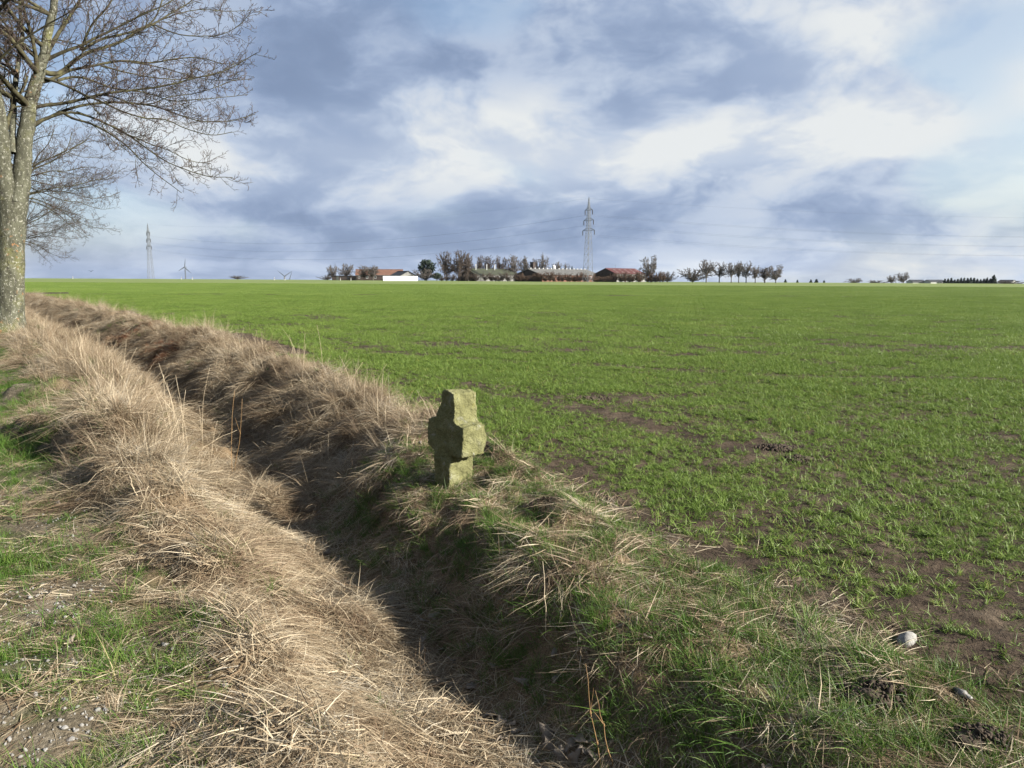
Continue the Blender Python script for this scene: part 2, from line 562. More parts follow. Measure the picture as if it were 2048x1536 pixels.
vg = k.ramp(k.math('ADD', k.math('MULTIPLY', nA, 0.5), k.math('MULTIPLY', k.noise(pos, 60, 4, 0.7), 0.5)), [(0.36, (0.06, 0.05, 0.033)), (0.5, (0.15, 0.125, 0.085)), (0.62, (0.26, 0.22, 0.16)), (0.75, (0.36, 0.33, 0.28))])
vg = k.mix(k.maprange(k.noise(pos, 2.2, 4, 0.6), 0.46, 0.58, 0, 0.8, True), vg, (0.075, 0.095, 0.028))
nst = k.math('ADD', a_straw, k.math('MULTIPLY', k.math('SUBTRACT', nA, 0.5), 0.9), clamp=True)
col = k.mix(nst, soil, matt)
col = k.mix(k.math('ADD', a_verge, k.math('MULTIPLY', k.math('SUBTRACT', nA, 0.5), 0.6), clamp=True), col, vg)
fv = k.ramp(k.noise(k.vmath('MULTIPLY', pos, (0.25, 1, 1)), 0.09, 5, 0.6), [(0.35, (0.165, 0.215, 0.066)), (0.65, (0.215, 0.262, 0.092))])
col = k.mix(a_far, col, fv)
principled(k, out, col, 0.95, k.math('ADD', nB, k.math('MULTIPLY', k.noise(pos, 11, 4), 1.5)), 0.7, 0.03, 0.1)
M['ground'] = m


# ------------------------------------------------------------------ ground sheets
def graded(parts):
    out_ = [parts[0][0]]
    for (a, b_, s0, g) in parts:
        x, s = a, s0
        while x + s < b_ - s * 0.3:
            x += s
            out_.append(x)
            s *= g
        out_.append(b_)
    return np.array(out_)


left_far = -graded([(26, 5000, 0.14, 1.13)])[::-1]
gx = np.concatenate([left_far[:-1], graded([(-26, -7, 0.10, 1.0), (-7, 4.2, 0.042, 1.0), (4.2, 30, 0.05, 1.03), (30, 5000, 0.9, 1.13)])])
gy = graded([(-12, 1.4, 0.4, 1.0), (1.4, 9, 0.042, 1.0), (9, 45, 0.045, 1.0125), (45, 300, 0.6, 1.05), (300, 460, 8, 1.0), (460, 5000, 12, 1.12)])
GX, GY = np.meshgrid(gx, gy)
GZ = H(GX, GY)
q, t, lip, edge = ditch(GX, GY)
wv = 1 - smooth(lip - 0.95, lip - 0.45, q)
ws = smooth(lip - 1.0, lip - 0.5, q) * (1 - smooth(edge - 0.35, edge + 0.15, q))
wf = smooth(190, 198, GY)
V = np.stack([GX, GY, GZ], -1).reshape(-1, 3)
nx_, ny_ = len(gx), len(gy)
I = np.arange(nx_ * ny_).reshape(ny_, nx_)
Q = np.stack([I[:-1, :-1], I[:-1, 1:], I[1:, 1:], I[1:, :-1]], -1).reshape(-1, 4)
qc = (q - lip).reshape(-1)[Q].mean(1)
qe = (q - edge).reshape(-1)[Q].mean(1)
for nm, sel in (('roadside_verge', qc < -0.7), ('ditch', (qc >= -0.7) & (qe < 0.05)), ('field', (qc >= -0.7) & (qe >= 0.05))):
    T = Q[sel]
    used, invi = np.unique(T, return_inverse=True)
    me = np_mesh(nm, V[used], invi.reshape(T.shape), {'w_straw': ws.reshape(-1)[used], 'w_verge': wv.reshape(-1)[used], 'w_far': wf.reshape(-1)[used]})
    o = wrap(nm, me, M['ground'], smooth_=True)
    tag(o, {'roadside_verge': 'rough grassy roadside verge with gravel left of the ditch', 'ditch': 'dry drainage ditch with grassy banks beside the field',
            'field': 'wide field sown with winter wheat running to the horizon'}[nm], kind='structure')


# ------------------------------------------------------------------ scattered plants (geometry-node instances of small tufts)
def blades(n, length, width, spread, elev, comb, droop, segs, seed, flat=0.0, jit=0.0):
    """tuft of n tapering ribbons; comb = how strongly they lean to +x"""
    r = np.random.default_rng(seed)
    Ls = r.uniform(length[0], length[1], n)
    ba = r.uniform(0, 2 * math.pi, n)
    br = np.sqrt(r.uniform(0, 1, n)) * spread
    az = np.where(r.uniform(0, 1, n) < comb, r.normal(0, 0.45, n), r.uniform(-math.pi, math.pi, n))
    el = np.radians(r.uniform(elev[0], elev[1], n))
    P0 = np.stack([br * np.cos(ba), br * np.sin(ba), np.full(n, -0.01)], -1)
    hd = np.stack([np.cos(az), np.sin(az), np.zeros(n)], -1)
    sd_ = np.stack([-np.sin(az), np.cos(az), np.zeros(n)], -1)
    tw = r.uniform(-1, 1, n)
    bend = r.normal(0, jit, n)
    wd = r.uniform(width[0], width[1], n)
    dr = np.radians(r.uniform(droop[0], droop[1], n))
    tint = r.uniform(0, 1, n)
    Vs, p, e = [], P0.copy(), el.copy()
    for s in range(segs + 1):
        f = s / segs
        ww = wd * (1 - f) ** 0.6 if s < segs else wd * 0
        side = sd_ * np.cos(tw)[:, None] + np.array([0, 0, 1]) * np.sin(tw)[:, None]
        if s < segs:
            Vs += [p - side * ww[:, None] / 2, p + side * ww[:, None] / 2]
        else:
            Vs += [p.copy()]
        step = (Ls / segs)[:, None]
        ca = az + bend * f
        h2 = np.stack([np.cos(ca), np.sin(ca), np.zeros(n)], -1)
        p = p + step * (h2 * np.cos(e)[:, None] + np.array([0, 0, 1]) * np.sin(e)[:, None])
        p[:, 2] = np.maximum(p[:, 2], flat + 0.002 * tint)
        e = e - dr / segs
    nv = 2 * segs + 1
    V_ = np.stack(Vs, 1).reshape(-1, 3)
    tri = []
    for s in range(segs - 1):
        a = 2 * s
        tri += [(a, a + 1, a + 3), (a, a + 3, a + 2)]
    a = 2 * (segs - 1)
    tri.append((a, a + 1, a + 2))
    T_ = (np.array(tri)[None] + (np.arange(n) * nv)[:, None, None]).reshape(-1, 3)
    return V_, T_, np.repeat(tint, nv)


def merge(parts):
    off, Vs, Ts, As = 0, [], [], []
    for v, t_, a in parts:
        Vs.append(v)
        Ts.append(t_ + off)
        As.append(a)
        off += len(v)
    return np.concatenate(Vs), np.concatenate(Ts), np.concatenate(As)


def scatter(name, protos, mat, pts, eul, scl, idx, label):
    col_ = bpy.data.collections.new(name + '_tufts')
    for i, (v, t_, a) in enumerate(protos):
        me = np_mesh('tuft', v, t_, {'tint': a})
        me.materials.append(mat)
        po = bpy.data.objects.new('%s_tuft_%02d' % (name, i), me)
        col_.objects.link(po)
    me = bpy.data.meshes.new(name)
    n = len(pts)
    me.vertices.add(n)
    me.vertices.foreach_set('co', np.asarray(pts, np.float32).ravel())
    for an, ty, arr, fld in (('rot', 'FLOAT_VECTOR', eul, 'vector'), ('scl', 'FLOAT_VECTOR', scl, 'vector'), ('pick', 'INT', idx, 'value')):
        at = me.attributes.new(an, ty, 'POINT')
        at.data.foreach_set(fld, np.asarray(arr, np.int32 if ty == 'INT' else np.float32).ravel())
    o = bpy.data.objects.new(name, me)
    C.objects.link(o)
    ng = bpy.data.node_groups.new(name + '_scatter', 'GeometryNodeTree')
    ng.interface.new_socket('Geometry', in_out='INPUT', socket_type='NodeSocketGeometry')
    ng.interface.new_socket('Geometry', in_out='OUTPUT', socket_type='NodeSocketGeometry')
    g = NT(ng)
    gi, go = g.n('NodeGroupInput'), g.n('NodeGroupOutput')
    ci = g.n('GeometryNodeCollectionInfo')
    ci.inputs['Collection'].default_value = col_
    ci.inputs['Separate Children'].default_value = True
    ci.inputs['Reset Children'].default_value = True

    def named(nm, dt):
        nd = g.n('GeometryNodeInputNamedAttribute', data_type=dt)
        nd.inputs['Name'].default_value = nm
        return nd.outputs[0]
    iop = g.n('GeometryNodeInstanceOnPoints')
    ng.links.new(gi.outputs[0], iop.inputs['Points'])
    ng.links.new(ci.outputs[0], iop.inputs['Instance'])
    iop.inputs['Pick Instance'].default_value = True
    ng.links.new(named('pick', 'INT'), iop.inputs['Instance Index'])
    er = g.n('FunctionNodeEulerToRotation')
    ng.links.new(named('rot', 'FLOAT_VECTOR'), er.inputs[0])
    ng.links.new(er.outputs[0], iop.inputs['Rotation'])
    ng.links.new(named('scl', 'FLOAT_VECTOR'), iop.inputs['Scale'])
    ng.links.new(iop.outputs[0], go.inputs[0])
    md = o.modifiers.new('scatter', 'NODES')
    md.node_group = ng
    tag(o, label, kind='stuff')
    print('scatter', name, n)
    return o


def frame_euler(nrm_, heading):
    """euler XYZ for z -> normal and x -> heading projected onto the slope"""
    z = nrm_
    hx = np.stack([np.cos(heading), np.sin(heading), np.zeros_like(heading)], -1)
    x = hx - z * (hx * z).sum(-1, keepdims=True)
    x /= np.linalg.norm(x, axis=-1, keepdims=True)
    y = np.cross(z, x)
    ry = np.arcsin(np.clip(-x[:, 2], -1, 1))
    rx = np.arctan2(y[:, 2], z[:, 2])
    rz = np.arctan2(x[:, 1], x[:, 0])
    return np.stack([rx, ry, rz], -1)


def spread_points(dens, xr, yr, keep):
    n = int(dens * (xr[1] - xr[0]) * (yr[1] - yr[0]))
    x = rng.uniform(xr[0], xr[1], n)
    y = rng.uniform(yr[0], yr[1], n)
    kk = keep(x, y)
    return x[kk], y[kk]


def in_view(x, y, m_=0.78, pad=0.8):
    return (np.abs(x) < m_ * y + pad)


ROW = math.atan2(0.85, -0.5268)                   # drill rows run along the ditch

# --- winter wheat, near: single tufts
wheat_protos = [blades(int(13), (0.06, 0.15), (0.0055, 0.0095), 0.030 + .008 * (i % 3), (15, 75), 0.0, (25, 85), 3, 100 + i) for i in range(10)]


def wheat_keep(x, y):
    q, t, lip, edge = ditch(x, y)
    e = q - edge
    d_ = np.clip(0.40 + 0.55 * smooth(-0.05, 1.8, e), 0, 1) * (0.45 + 1.25 * smooth(0.30, 0.62, fbm(x, y, 1.7, 3, 51))) * (0.7 + 0.6 * fbm(x, y, 0.33, 2, 57))
    d_ = d_ * (1 - np.clip(bare(x, y), 0, 0.95)) * np.interp(y, [3, 7, 13], [0.62, 0.74, 1.0])
    # rows 12.5 cm apart, only loosely kept
    rowp = np.abs(((e / 0.125 + 0.5 * (fbm(x, y, 1.1, 2, 88) - 0.5)) % 1) - 0.5) * 2
    d_ = d_ * (0.35 + 0.95 * smooth(0.25, 0.8, rowp))
    return (rng.uniform(0, 1, len(x)) < d_) & (e > 0.02) & in_view(x, y)


NEARLIM = 17.0
x, y = spread_points(720, (-9, 14.5), (1.6, NEARLIM), wheat_keep)
z = H(x, y)
n_ = len(x)
sc = rng.uniform(0.40, 0.95, n_) * (0.75 + 0.5 * fbm(x, y, 0.6, 2, 61)) * np.interp(y, [3, 9, 17], [0.82, 0.9, 1.0])
scatter('winter_wheat', wheat_protos, M['wheat'], np.stack([x, y, z], -1), np.stack([rng.normal(0, .12, n_), rng.normal(0, .12, n_), rng.uniform(0, 6.28, n_)], -1),
        np.stack([sc, sc, sc], -1), rng.integers(0, len(wheat_protos), n_), 'young green winter wheat sprouting in the near part of the field')


# --- winter wheat, further out: square mats of the same tufts
def wheat_mat(size, dens, nb, seed, segs, wfac):
    r = np.random.default_rng(seed)
    npl = int(dens * size * size)
    V0, T0, A0 = blades(nb * npl, (0.06, 0.14), (0.0045 * wfac, 0.007 * wfac), 0.03, (20, 75), 0.0, (20, 70), segs, seed + 5)
    rows = int(size / 0.125)
    px = (r.integers(0, rows, npl) + 0.5) * 0.125 - size / 2 + r.normal(0, 0.022, npl)
    py = r.uniform(-size / 2, size / 2, npl)
    keep_ = fbm(px + seed * 3.1, py, 1.6, 3, 51) + r.uniform(-.12, .12, npl) > 0.33
    off = np.stack([px, py, r.uniform(-.015, .01, npl)], -1)
    nv = len(V0) // (nb * npl)
    V1 = V0 + np.repeat(off, nb * nv, axis=0)
    A1 = np.clip(A0 * 0.8 + np.repeat(r.uniform(0, .2, npl), nb * nv), 0, 1)
    nt = len(T0) // (nb * npl)
    T1 = T0[np.repeat(keep_, nb * nt)]
    return V1, T1, A1


mats_mid = [wheat_mat(1.5, dn, 9, 300 + 7 * i, 2, 1.15) for i, dn in enumerate((230, 230, 200, 165, 110, 45))]
cell = 1.5
ux, uy = np.meshgrid(np.arange(-70, 85), np.arange(-10, 100))
ct, ca = math.cos(ROW), math.sin(ROW)


def mats_on(cell, lo, hi, name, protos, lim, label):
    k_ = int(hi * 1.5 / cell) + 3
    a_, b_ = np.meshgrid(np.arange(-k_, k_), np.arange(-k_, k_))
    a_, b_ = a_.ravel() * cell, b_.ravel() * cell
    # a_ runs across the rows, b_ along them
    x = a_ * NX + b_ * ct
    y = a_ * NY + b_ * ca
    q, t, lip, edge = ditch(x, y)
    kk = (y > lo) & (y < hi) & in_view(x, y, 0.74, 2) & (q - edge > cell * 0.55)
    x, y = x[kk], y[kk]
    z = H(x, y, False) + 0.0
    n_ = len(x)
    thin = bare(x, y) + 0.5 * (0.5 - fbm(x, y, 0.12, 3, 66)) + rng.normal(0, 0.10, n_)
    idx = np.clip((thin - 0.02) / 0.5 * len(protos), 0, len(protos) - 1).astype(int)
    idx = np.minimum(idx, lim)
    low = thin < 0.05
    idx[low] = rng.integers(0, 2, low.sum())
    e_ = 2.0
    gxs = (far_z(x + e_, y) - far_z(x - e_, y)) / (2 * e_)
    gys = (far_z(x, y + e_) - far_z(x, y - e_)) / (2 * e_)
    nn = np.stack([-gxs, -gys, np.ones(n_)], -1)
    nn /= np.linalg.norm(nn, axis=1, keepdims=True)
    head = math.atan2(NY, NX) + math.pi * rng.integers(0, 2, n_)
    s_ = np.ones(n_)
    scatter(name, protos, M['wheat'], np.stack([x, y, z], -1), frame_euler(nn, head), np.stack([s_, s_, rng.uniform(.85, 1.15, n_)], -1), idx, label)


mats_on(1.5, NEARLIM - 0.4, 75, 'winter_wheat', mats_mid, 5, 'green winter wheat covering the middle of the field')
mats_far = [wheat_mat(4.5, dn, 5, 900 + 7 * i, 1, 1.9) for i, dn in enumerate((190, 180, 160))]
mats_on(4.5, 76, 193, 'winter_wheat', mats_far, 2, 'smooth green winter wheat covering the far part of the field')


# --- dry grass on both banks
def slope_heading(x, y):
    n_ = normal(x, y, 0.12)
    return np.arctan2(n_[:, 1], n_[:, 0]), n_


straw_protos = [blades(46, (0.16, 0.42), (0.0024, 0.0064), 0.085, (8, 62), 0.75, (40, 110), 4, 500 + i, 0.004 + 0.004 * (i % 4), 0.35) for i in range(8)]
straw_flat = [blades(46, (0.22, 0.52), (0.0024, 0.0066), 0.14, (2, 22), 0.88, (5, 45), 4, 560 + i, 0.006, 0.4) for i in range(6)]
straw_up = [blades(26, (0.22, 0.55), (0.0024, 0.0042), 0.05, (45, 88), 0.35, (10, 60), 4, 590 + i, 0.0, 0.3) for i in range(5)]
SP = straw_protos + straw_flat + straw_up


def straw_keep(x, y):
    q, t, lip, edge = ditch(x, y)
    e = q - lip
    wd = edge - lip
    d_ = smooth(-0.80, -0.35, e) * (1 - smooth(-0.25, 0.22, q - edge))
    d_ = d_ * (1 - 0.82 * np.exp(-((e - 0.40 * wd) / 0.20) ** 2)) * np.where(e < 0.3, np.interp(t, [3, 6.5], [0.55, 1.0]), 1.0)
    nz = fbm(x, y, 1.1, 3, 131)
    # towards the camera the far bank is mostly green
    green = smooth(0.30, 0.55, e / wd) * (1 - smooth(6.2, 8.0, t))
    d_ = d_ * (1 - green * 0.93 * smooth(0.20, 0.42, nz)) * (0.18 + 1.1 * smooth(0.30, 0.58, fbm(x, y, 2.3, 2, 137)))
    vs = smooth(-2.6, -0.6, e) * smooth(0.52, 0.70, fbm(x, y, 0.9, 3, 141)) * 0.34 * (e < -0.45)
    d_ = np.maximum(d_, vs)
    d_ = np.maximum(d_, 0.8 * np.exp(-(np.hypot(x + 15.9, y - 23.6) / 1.3) ** 2))
    return (rng.uniform(0, 1, len(x)) < d_) & in_view(x, y, 0.78, 1.2)


xs, ys = [], []
for dens, xr, yr in ((330, (-8.5, 4.6), (1.5, 8)), (170, (-11, 2), (8, 14)), (85, (-20, 0), (14, 24)), (42, (-42, -6), (24, 48)), (14, (-75, -20), (48, 90))):
    x, y = spread_points(dens, xr, yr, straw_keep)
    xs.append(x)
    ys.append(y)
x, y = np.concatenate(xs), np.concatenate(ys)
q, t, lip, edge = ditch(x, y)
hd, nn = slope_heading(x, y)
hd = hd + (fbm(x, y, 1.3, 2, 151) - 0.5) * 5.5 + rng.normal(0, .75, len(x))
n_ = len(x)
nn = nn + np.array([0, 0, 0.5])
nn /= np.linalg.norm(nn, axis=1, keepdims=True)
kind = rng.uniform(0, 1, n_)
ridge_near = np.exp(-((q - lip + 0.35) / 0.4) ** 2) * smooth(4.5, 7, t)
ridge_far = np.exp(-((q - edge + 0.35) / 0.45) ** 2) * smooth(6, 8, t)
idx = np.where(kind < np.interp(t, [3, 7], [0.2, 0.55]), rng.integers(0, 8, n_), rng.integers(8, 14, n_))
up = kind > 1 - 0.34 * np.maximum(ridge_near, ridge_far)
idx[up] = rng.integers(14, 19, up.sum())
sc = rng.uniform(0.65, 1.15, n_) * np.interp(t, [0, 4, 7, 14, 60], [0.50, 0.56, 0.82, 1.05, 1.45]) * np.where(q < lip - 0.9, 0.45, 1) * (0.55 + 0.9 * fbm(x, y, 0.7, 3, 163))
scatter('dry_grass', SP, M['straw'], np.stack([x, y, H(x, y)], -1), frame_euler(nn, hd), np.stack([sc, sc, sc], -1), idx, 'long straw coloured dead grass matted over the ditch banks')

# --- rusty dead bracken on the far bank
brk = [blades(40, (0.08, 0.26), (0.004, 0.008), 0.09, (5, 60), 0.5, (30, 110), 3, 860 + i, 0.01, 0.5) for i in range(5)]
bx_, by_ = [], []
for (u, v, n0, rr_) in ((215, 690, 60, .5), (245, 685, 60, .5), (300, 716, 70, .45), (345, 713, 60, .4), (325, 722, 50, .4), (130, 660, 50, .8)):
    c0 = gp(u, v)
    bx_.append(c0[0] + rng.normal(0, rr_ * .6, n0))
    by_.append(c0[1] + rng.normal(0, rr_ * .8, n0))
x, y = np.concatenate(bx_), np.concatenate(by_)
n_ = len(x)
hd, nn = slope_heading(x, y)
sc = rng.uniform(.8, 1.3, n_)
scatter('dead_bracken', brk, M['rust'], np.stack([x, y, H(x, y) + .05], -1), frame_euler(nn, hd + rng.normal(0, .8, n_)), np.stack([sc, sc, sc], -1), rng.integers(0, 5, n_),
        'rusty brown patches of dead bracken on the far bank of the ditch')

# --- green grass on the verge and in patches on the banks
grass_protos = [blades(30, (0.035, 0.12), (0.0022, 0.0042), 0.045, (30, 85), 0.25, (20, 80), 3, 700 + i, 0, 0.3) for i in range(8)]
grass_long = [blades(24, (0.10, 0.24), (0.0028, 0.0048), 0.035, (35, 85), 0.4, (20, 95), 4, 740 + i, 0, 0.4) for i in range(5)]
GP_ = grass_protos + grass_long


GSPOT = [(gp(u, v)[:2], rr_) for u, v, rr_ in ((150, 1430, .26), (90, 1215, .30), (110, 1330, .2), (340, 1295, .16), (430, 1365, .14), (170, 1010, .25), (60, 1480, .2))]


def gspot(x, y):
    m_ = np.zeros_like(x)
    for c0, rr_ in GSPOT:
        m_ = np.maximum(m_, np.exp(-(np.hypot(x - c0[0], (y - c0[1]) * .8) / rr_) ** 2))
    return m_


def grass_keep(x, y):
    q, t, lip, edge = ditch(x, y)
    e = q - lip
    wd = edge - lip
    n1_ = fbm(x, y, 1.25, 3, 171)
    verge_ = (1 - smooth(-0.85, -0.4, e)) * smooth(0.38, 0.58, n1_)
    verge_ = np.maximum(verge_, (1 - smooth(-0.95, -0.2, e)) * 0.38)
    near_ = smooth(-0.9, -0.5, e) * (1 - smooth(0.15, 0.4, e)) * smooth(0.44, 0.58, fbm(x, y, 1.8, 2, 177)) * 0.7
    far_ = smooth(0.36, 0.5, e / wd) * (1 - smooth(0.0, 0.45, q - edge)) * (0.08 + 0.92 * (1 - smooth(5.8, 7.6, t))) * (0.55 + 0.55 * smooth(0.28, 0.50, fbm(x, y, 1.1, 3, 131)))
    pat = smooth(0.3, 0.45, e / wd) * (1 - smooth(0.8, 1.0, e / wd)) * smooth(0.60, 0.68, fbm(x, y, 0.8, 2, 191)) * 0.55
    d_ = np.maximum.reduce([verge_, near_, far_, pat]) * (1 - .9 * gspot(x, y))
    return (rng.uniform(0, 1, len(x)) < d_) & in_view(x, y, 0.78, 1.0)


xs, ys = [], []
for dens, xr, yr in ((420, (-4.5, 5.2), (1.5, 4.5)), (300, (-8.5, 4.5), (4.5, 8)), (160, (-13, 2), (8, 16)), (60, (-30, 0), (16, 40))):
    x, y = spread_points(dens, xr, yr, grass_keep)
    xs.append(x)
    ys.append(y)
x, y = np.concatenate(xs), np.concatenate(ys)
n_ = len(x)
q, t, lip, edge = ditch(x, y)
lng = rng.uniform(0, 1, n_) < np.where(q > lip, 0.10, 0.06)
idx = np.where(lng, rng.integers(8, 13, n_), rng.integers(0, 8, n_))
sc = rng.uniform(0.6, 1.25, n_) * (0.6 + 0.8 * fbm(x, y, 1.25, 3, 171)) * np.where(q > lip, 0.82, 1)
nn = normal(x, y, 0.1) + np.array([0, 0, 1.0])
nn /= np.linalg.norm(nn, axis=1, keepdims=True)
scatter('green_grass', GP_, M['grass'], np.stack([x, y, H(x, y)], -1), frame_euler(nn, rng.uniform(0, 6.28, n_)), np.stack([sc, sc, sc], -1), idx,
        'short green grass growing in patches on the verge and ditch bank')

# --- short broken straw lying on the verge and near bank
lit = [blades(36, (0.05, 0.26), (0.0024, 0.0062), 0.15, (0, 14), 0.3, (0, 14), 2, 820 + i, 0.004, 0.3) for i in range(6)]


def litter_keep(x, y):
    q, t, lip, edge = ditch(x, y)
    e = q - lip
    d_ = (1 - .7 * gspot(x, y)) * np.where(e < -0.4, 0.08 + 0.42 * smooth(0.46, 0.62, fbm(x, y, 1.7, 3, 221)), np.where(e > 0.5 * (edge - lip), 0.32, 0.75) * (1 - smooth(0.2, 0.6, q - edge)))
    return (rng.uniform(0, 1, len(x)) < d_) & in_view(x, y, 0.78, 0.8)


x, y = spread_points(230, (-9, 4.6), (1.5, 9), litter_keep)
n_ = len(x)
nn = normal(x, y, 0.05)
sc = rng.uniform(0.6, 1.2, n_)
scatter('straw_litter', lit, M['straw'], np.stack([x, y, H(x, y) + rng.uniform(.004, .05, n_) * (np.abs(ditch(x, y)[0] - ditch(x, y)[2]) < .7)], -1), frame_euler(nn, rng.uniform(0, 6.28, n_)), np.stack([sc, sc, sc], -1), rng.integers(0, 6, n_),
        'broken bits of straw strewn over the verge and banks')

# --- gravel on the verge
ico = bmesh.new()
bmesh.ops.create_icosphere(ico, subdivisions=1, radius=1)
ICO_V = np.array([v.co[:] for v in ico.verts])
ICO_F = np.array([[v.index for v in f.verts] for f in ico.faces])
ico.free()
ico = bmesh.new()
bmesh.ops.create_icosphere(ico, subdivisions=2, radius=1)
ICO2_V = np.array([v.co[:] for v in ico.verts])
ICO2_F = np.array([[v.index for v in f.verts] for f in ico.faces])
ico.free()
ico = bmesh.new()
bmesh.ops.create_icosphere(ico, subdivisions=4, radius=1)
ICO4_V = np.array([v.co[:] for v in ico.verts])
ICO4_F = np.array([[v.index for v in f.verts] for f in ico.faces])
ico.free()


def pebble(seed, big_=False):
    r = np.random.default_rng(seed)
    V_ = (ICO2_V if big_ else ICO_V) * (1 + 0.28 * (r.uniform(-1, 1, (len(ICO2_V if big_ else ICO_V), 1)))) * np.array([1, r.uniform(.6, .9), r.uniform(.45, .7)])
    return V_, (ICO2_F if big_ else ICO_F), np.full(len(V_), r.uniform(0, 1))


def gravel_keep(x, y):
    q, t, lip, edge = ditch(x, y)
    g_ = 0.5 * smooth(0.54, 0.68, fbm(x, y, 1.5, 3, 201)) + 0.03 + gspot(x, y)
    return (rng.uniform(0, 1, len(x)) < g_ * (1 - smooth(-1.0, -0.6, q - lip))) & in_view(x, y, 0.75, 0.5)


x, y = spread_points(1100, (-6.5, 1), (1.7, 6.5), gravel_keep)
n_ = len(x)
sc = np.exp(rng.normal(math.log(0.0046), 0.45, n_))
scatter('gravel', [pebble(40 + i) for i in range(6)], M['pebble'], np.stack([x, y, H(x, y) + sc * 0.25], -1), rng.uniform(0, 6.28, (n_, 3)), np.stack([sc, sc, sc], -1),
        rng.integers(0, 6, n_), 'small pale gravel showing between the verge grass')

# ------------------------------------------------------------------ stone cross
def cross():
    # upright slab: x along the arms (metres), z up; slightly crooked, worn outline
    outl = [(-.10, -.25), (.098, -.25), (.10, .0), (.102, .14), (.104, .225), (.228, .242), (.236, .36), (.226, .482), (.125, .504), (.112, .58), (.098, .67), (.084, .735),
            (.02, .752), (-.062, .742), (-.078, .66), (-.098, .56), (-.118, .505), (-.212, .482), (-.222, .37), (-.208, .262), (-.112, .225), (-.104, .12), (-.10, .0)]
    T = .125
    bm = bmesh.new()
    fr = [bm.verts.new((x_, -T * (0.96 if z_ > .6 else 1), z_)) for x_, z_ in outl]
    bk = [bm.verts.new((x_, T * (0.94 if z_ > .6 else 1), z_ + .004)) for x_, z_ in outl]
    bm.faces.new(fr)
    bm.faces.new(list(reversed(bk)))
    n = len(outl)
    for i in range(n):
        j = (i + 1) % n
        bm.faces.new((fr[j], fr[i], bk[i], bk[j]))
    bmesh.ops.recalc_face_normals(bm, faces=bm.faces)
    me = bpy.data.meshes.new('stone_cross')
    bm.to_mesh(me)
    bm.free()
    o = wrap('stone_cross', me, M['sandstone'], smooth_=True)
    rm = o.modifiers.new('remesh', 'REMESH')
    rm.mode = 'VOXEL'
    rm.voxel_size = 0.0075
    rm.use_smooth_shade = True
    for nm, sz, st in (('worn', 0.10, 0.044), ('pitted', 0.026, 0.011)):
        tx = bpy.data.textures.new(nm, 'CLOUDS')
        tx.noise_scale = sz
        tx.noise_depth = 3
        ds = o.modifiers.new(nm, 'DISPLACE')
        ds.texture = tx
        ds.strength = st
        ds.mid_level = 0.5
        ds.texture_coords = 'LOCAL'
    return o


cp = gp(905, 962)
cr = cross()
cr.location = (cp[0], cp[1] + 0.03, H(cp[0], cp[1]) + 0.02)
cr.rotation_euler = (R(-2.5), R(3.5), R(-45))
tag(cr, 'short weathered stone cross green with algae standing beside the wheat field', 'stone cross')


# ------------------------------------------------------------------ bare roadside trees
class Wood:
    """collects many tubes and meshes them together, batch by batch"""
    def __init__(s):
        s.b, s.raw = {}, []

    def add(s, pts, rad, sides, mi):
        s.b.setdefault((len(pts), sides, mi), []).append((pts, rad))

    def arrays(s):
        Vs, Fs, Ms, n = [], [], [], 0
        for V_, F_, mi in s.raw:
            Vs.append(V_)
            Fs.append(np.array(F_) + n)
            Ms.append(np.full(len(F_), mi))
            n += len(V_)
        for (k_, sd_, mi), lst in s.b.items():
            Pn = np.array([p for p, _ in lst], float)
            Rn = np.array([r for _, r in lst], float)
            tg = np.gradient(Pn, axis=1)
            tg /= np.linalg.norm(tg, axis=2, keepdims=True) + 1e-9
            ref = np.where(np.abs(tg[:, :1, 2:3]) < .8, np.array([.31, .22, .92]), np.array([.95, .3, .1]))
            a_ = np.cross(tg, np.broadcast_to(ref, tg.shape))
            a_ /= np.linalg.norm(a_, axis=2, keepdims=True) + 1e-9
            b_ = np.cross(tg, a_)
            an = np.arange(sd_) * 2 * math.pi / sd_
            ring = a_[:, :, None, :] * np.cos(an)[:, None] + b_[:, :, None, :] * np.sin(an)[:, None]
            V_ = (Pn[:, :, None, :] + ring * Rn[:, :, None, None]).reshape(-1, 3)
            i, j = np.meshgrid(np.arange(k_ - 1), np.arange(sd_), indexing='ij')
            j2 = (j + 1) % sd_
            F0 = np.stack([i * sd_ + j, i * sd_ + j2, (i + 1) * sd_ + j2, (i + 1) * sd_ + j], -1).reshape(-1, 4)
            F_ = (F0[None] + (np.arange(len(lst)) * k_ * sd_)[:, None, None]).reshape(-1, 4) + n
            Vs.append(V_)
            Fs.append(F_)
            Ms.append(np.full(len(F_), mi))
            n += len(V_)
        return np.concatenate(Vs), np.concatenate(Fs), np.concatenate(Ms)

    def mesh(s, name, zs=1.0):
        V_, F_, M_ = s.arrays()
        me2 = np_mesh(name, V_ * zs, F_)
        me2.polygons.foreach_set('material_index', M_.astype(np.int32))
        me2.polygons.foreach_set('use_smooth', np.ones(len(F_), bool))
        return me2


tr_rng = np.random.default_rng(77)


def unit(v):
    return v / (np.linalg.norm(v) + 1e-9)


def perp_dir(d, ang, r, up_bias=0.0):
    a = unit(np.cross(d, r.normal(0, 1, 3)))
    v = d * math.cos(ang) + a * math.sin(ang)
    v[2] += up_bias
    return unit(v)


def grow_line(p0, d, L, nseg, wig, trop, r):
    pts = [np.array(p0, float)]
    d = unit(np.array(d, float))
    for i in range(nseg):
        d = unit(d + r.normal(0, wig, 3) + np.array([0, 0, trop]))
        pts.append(pts[-1] + d * L / nseg)
    return np.array(pts)


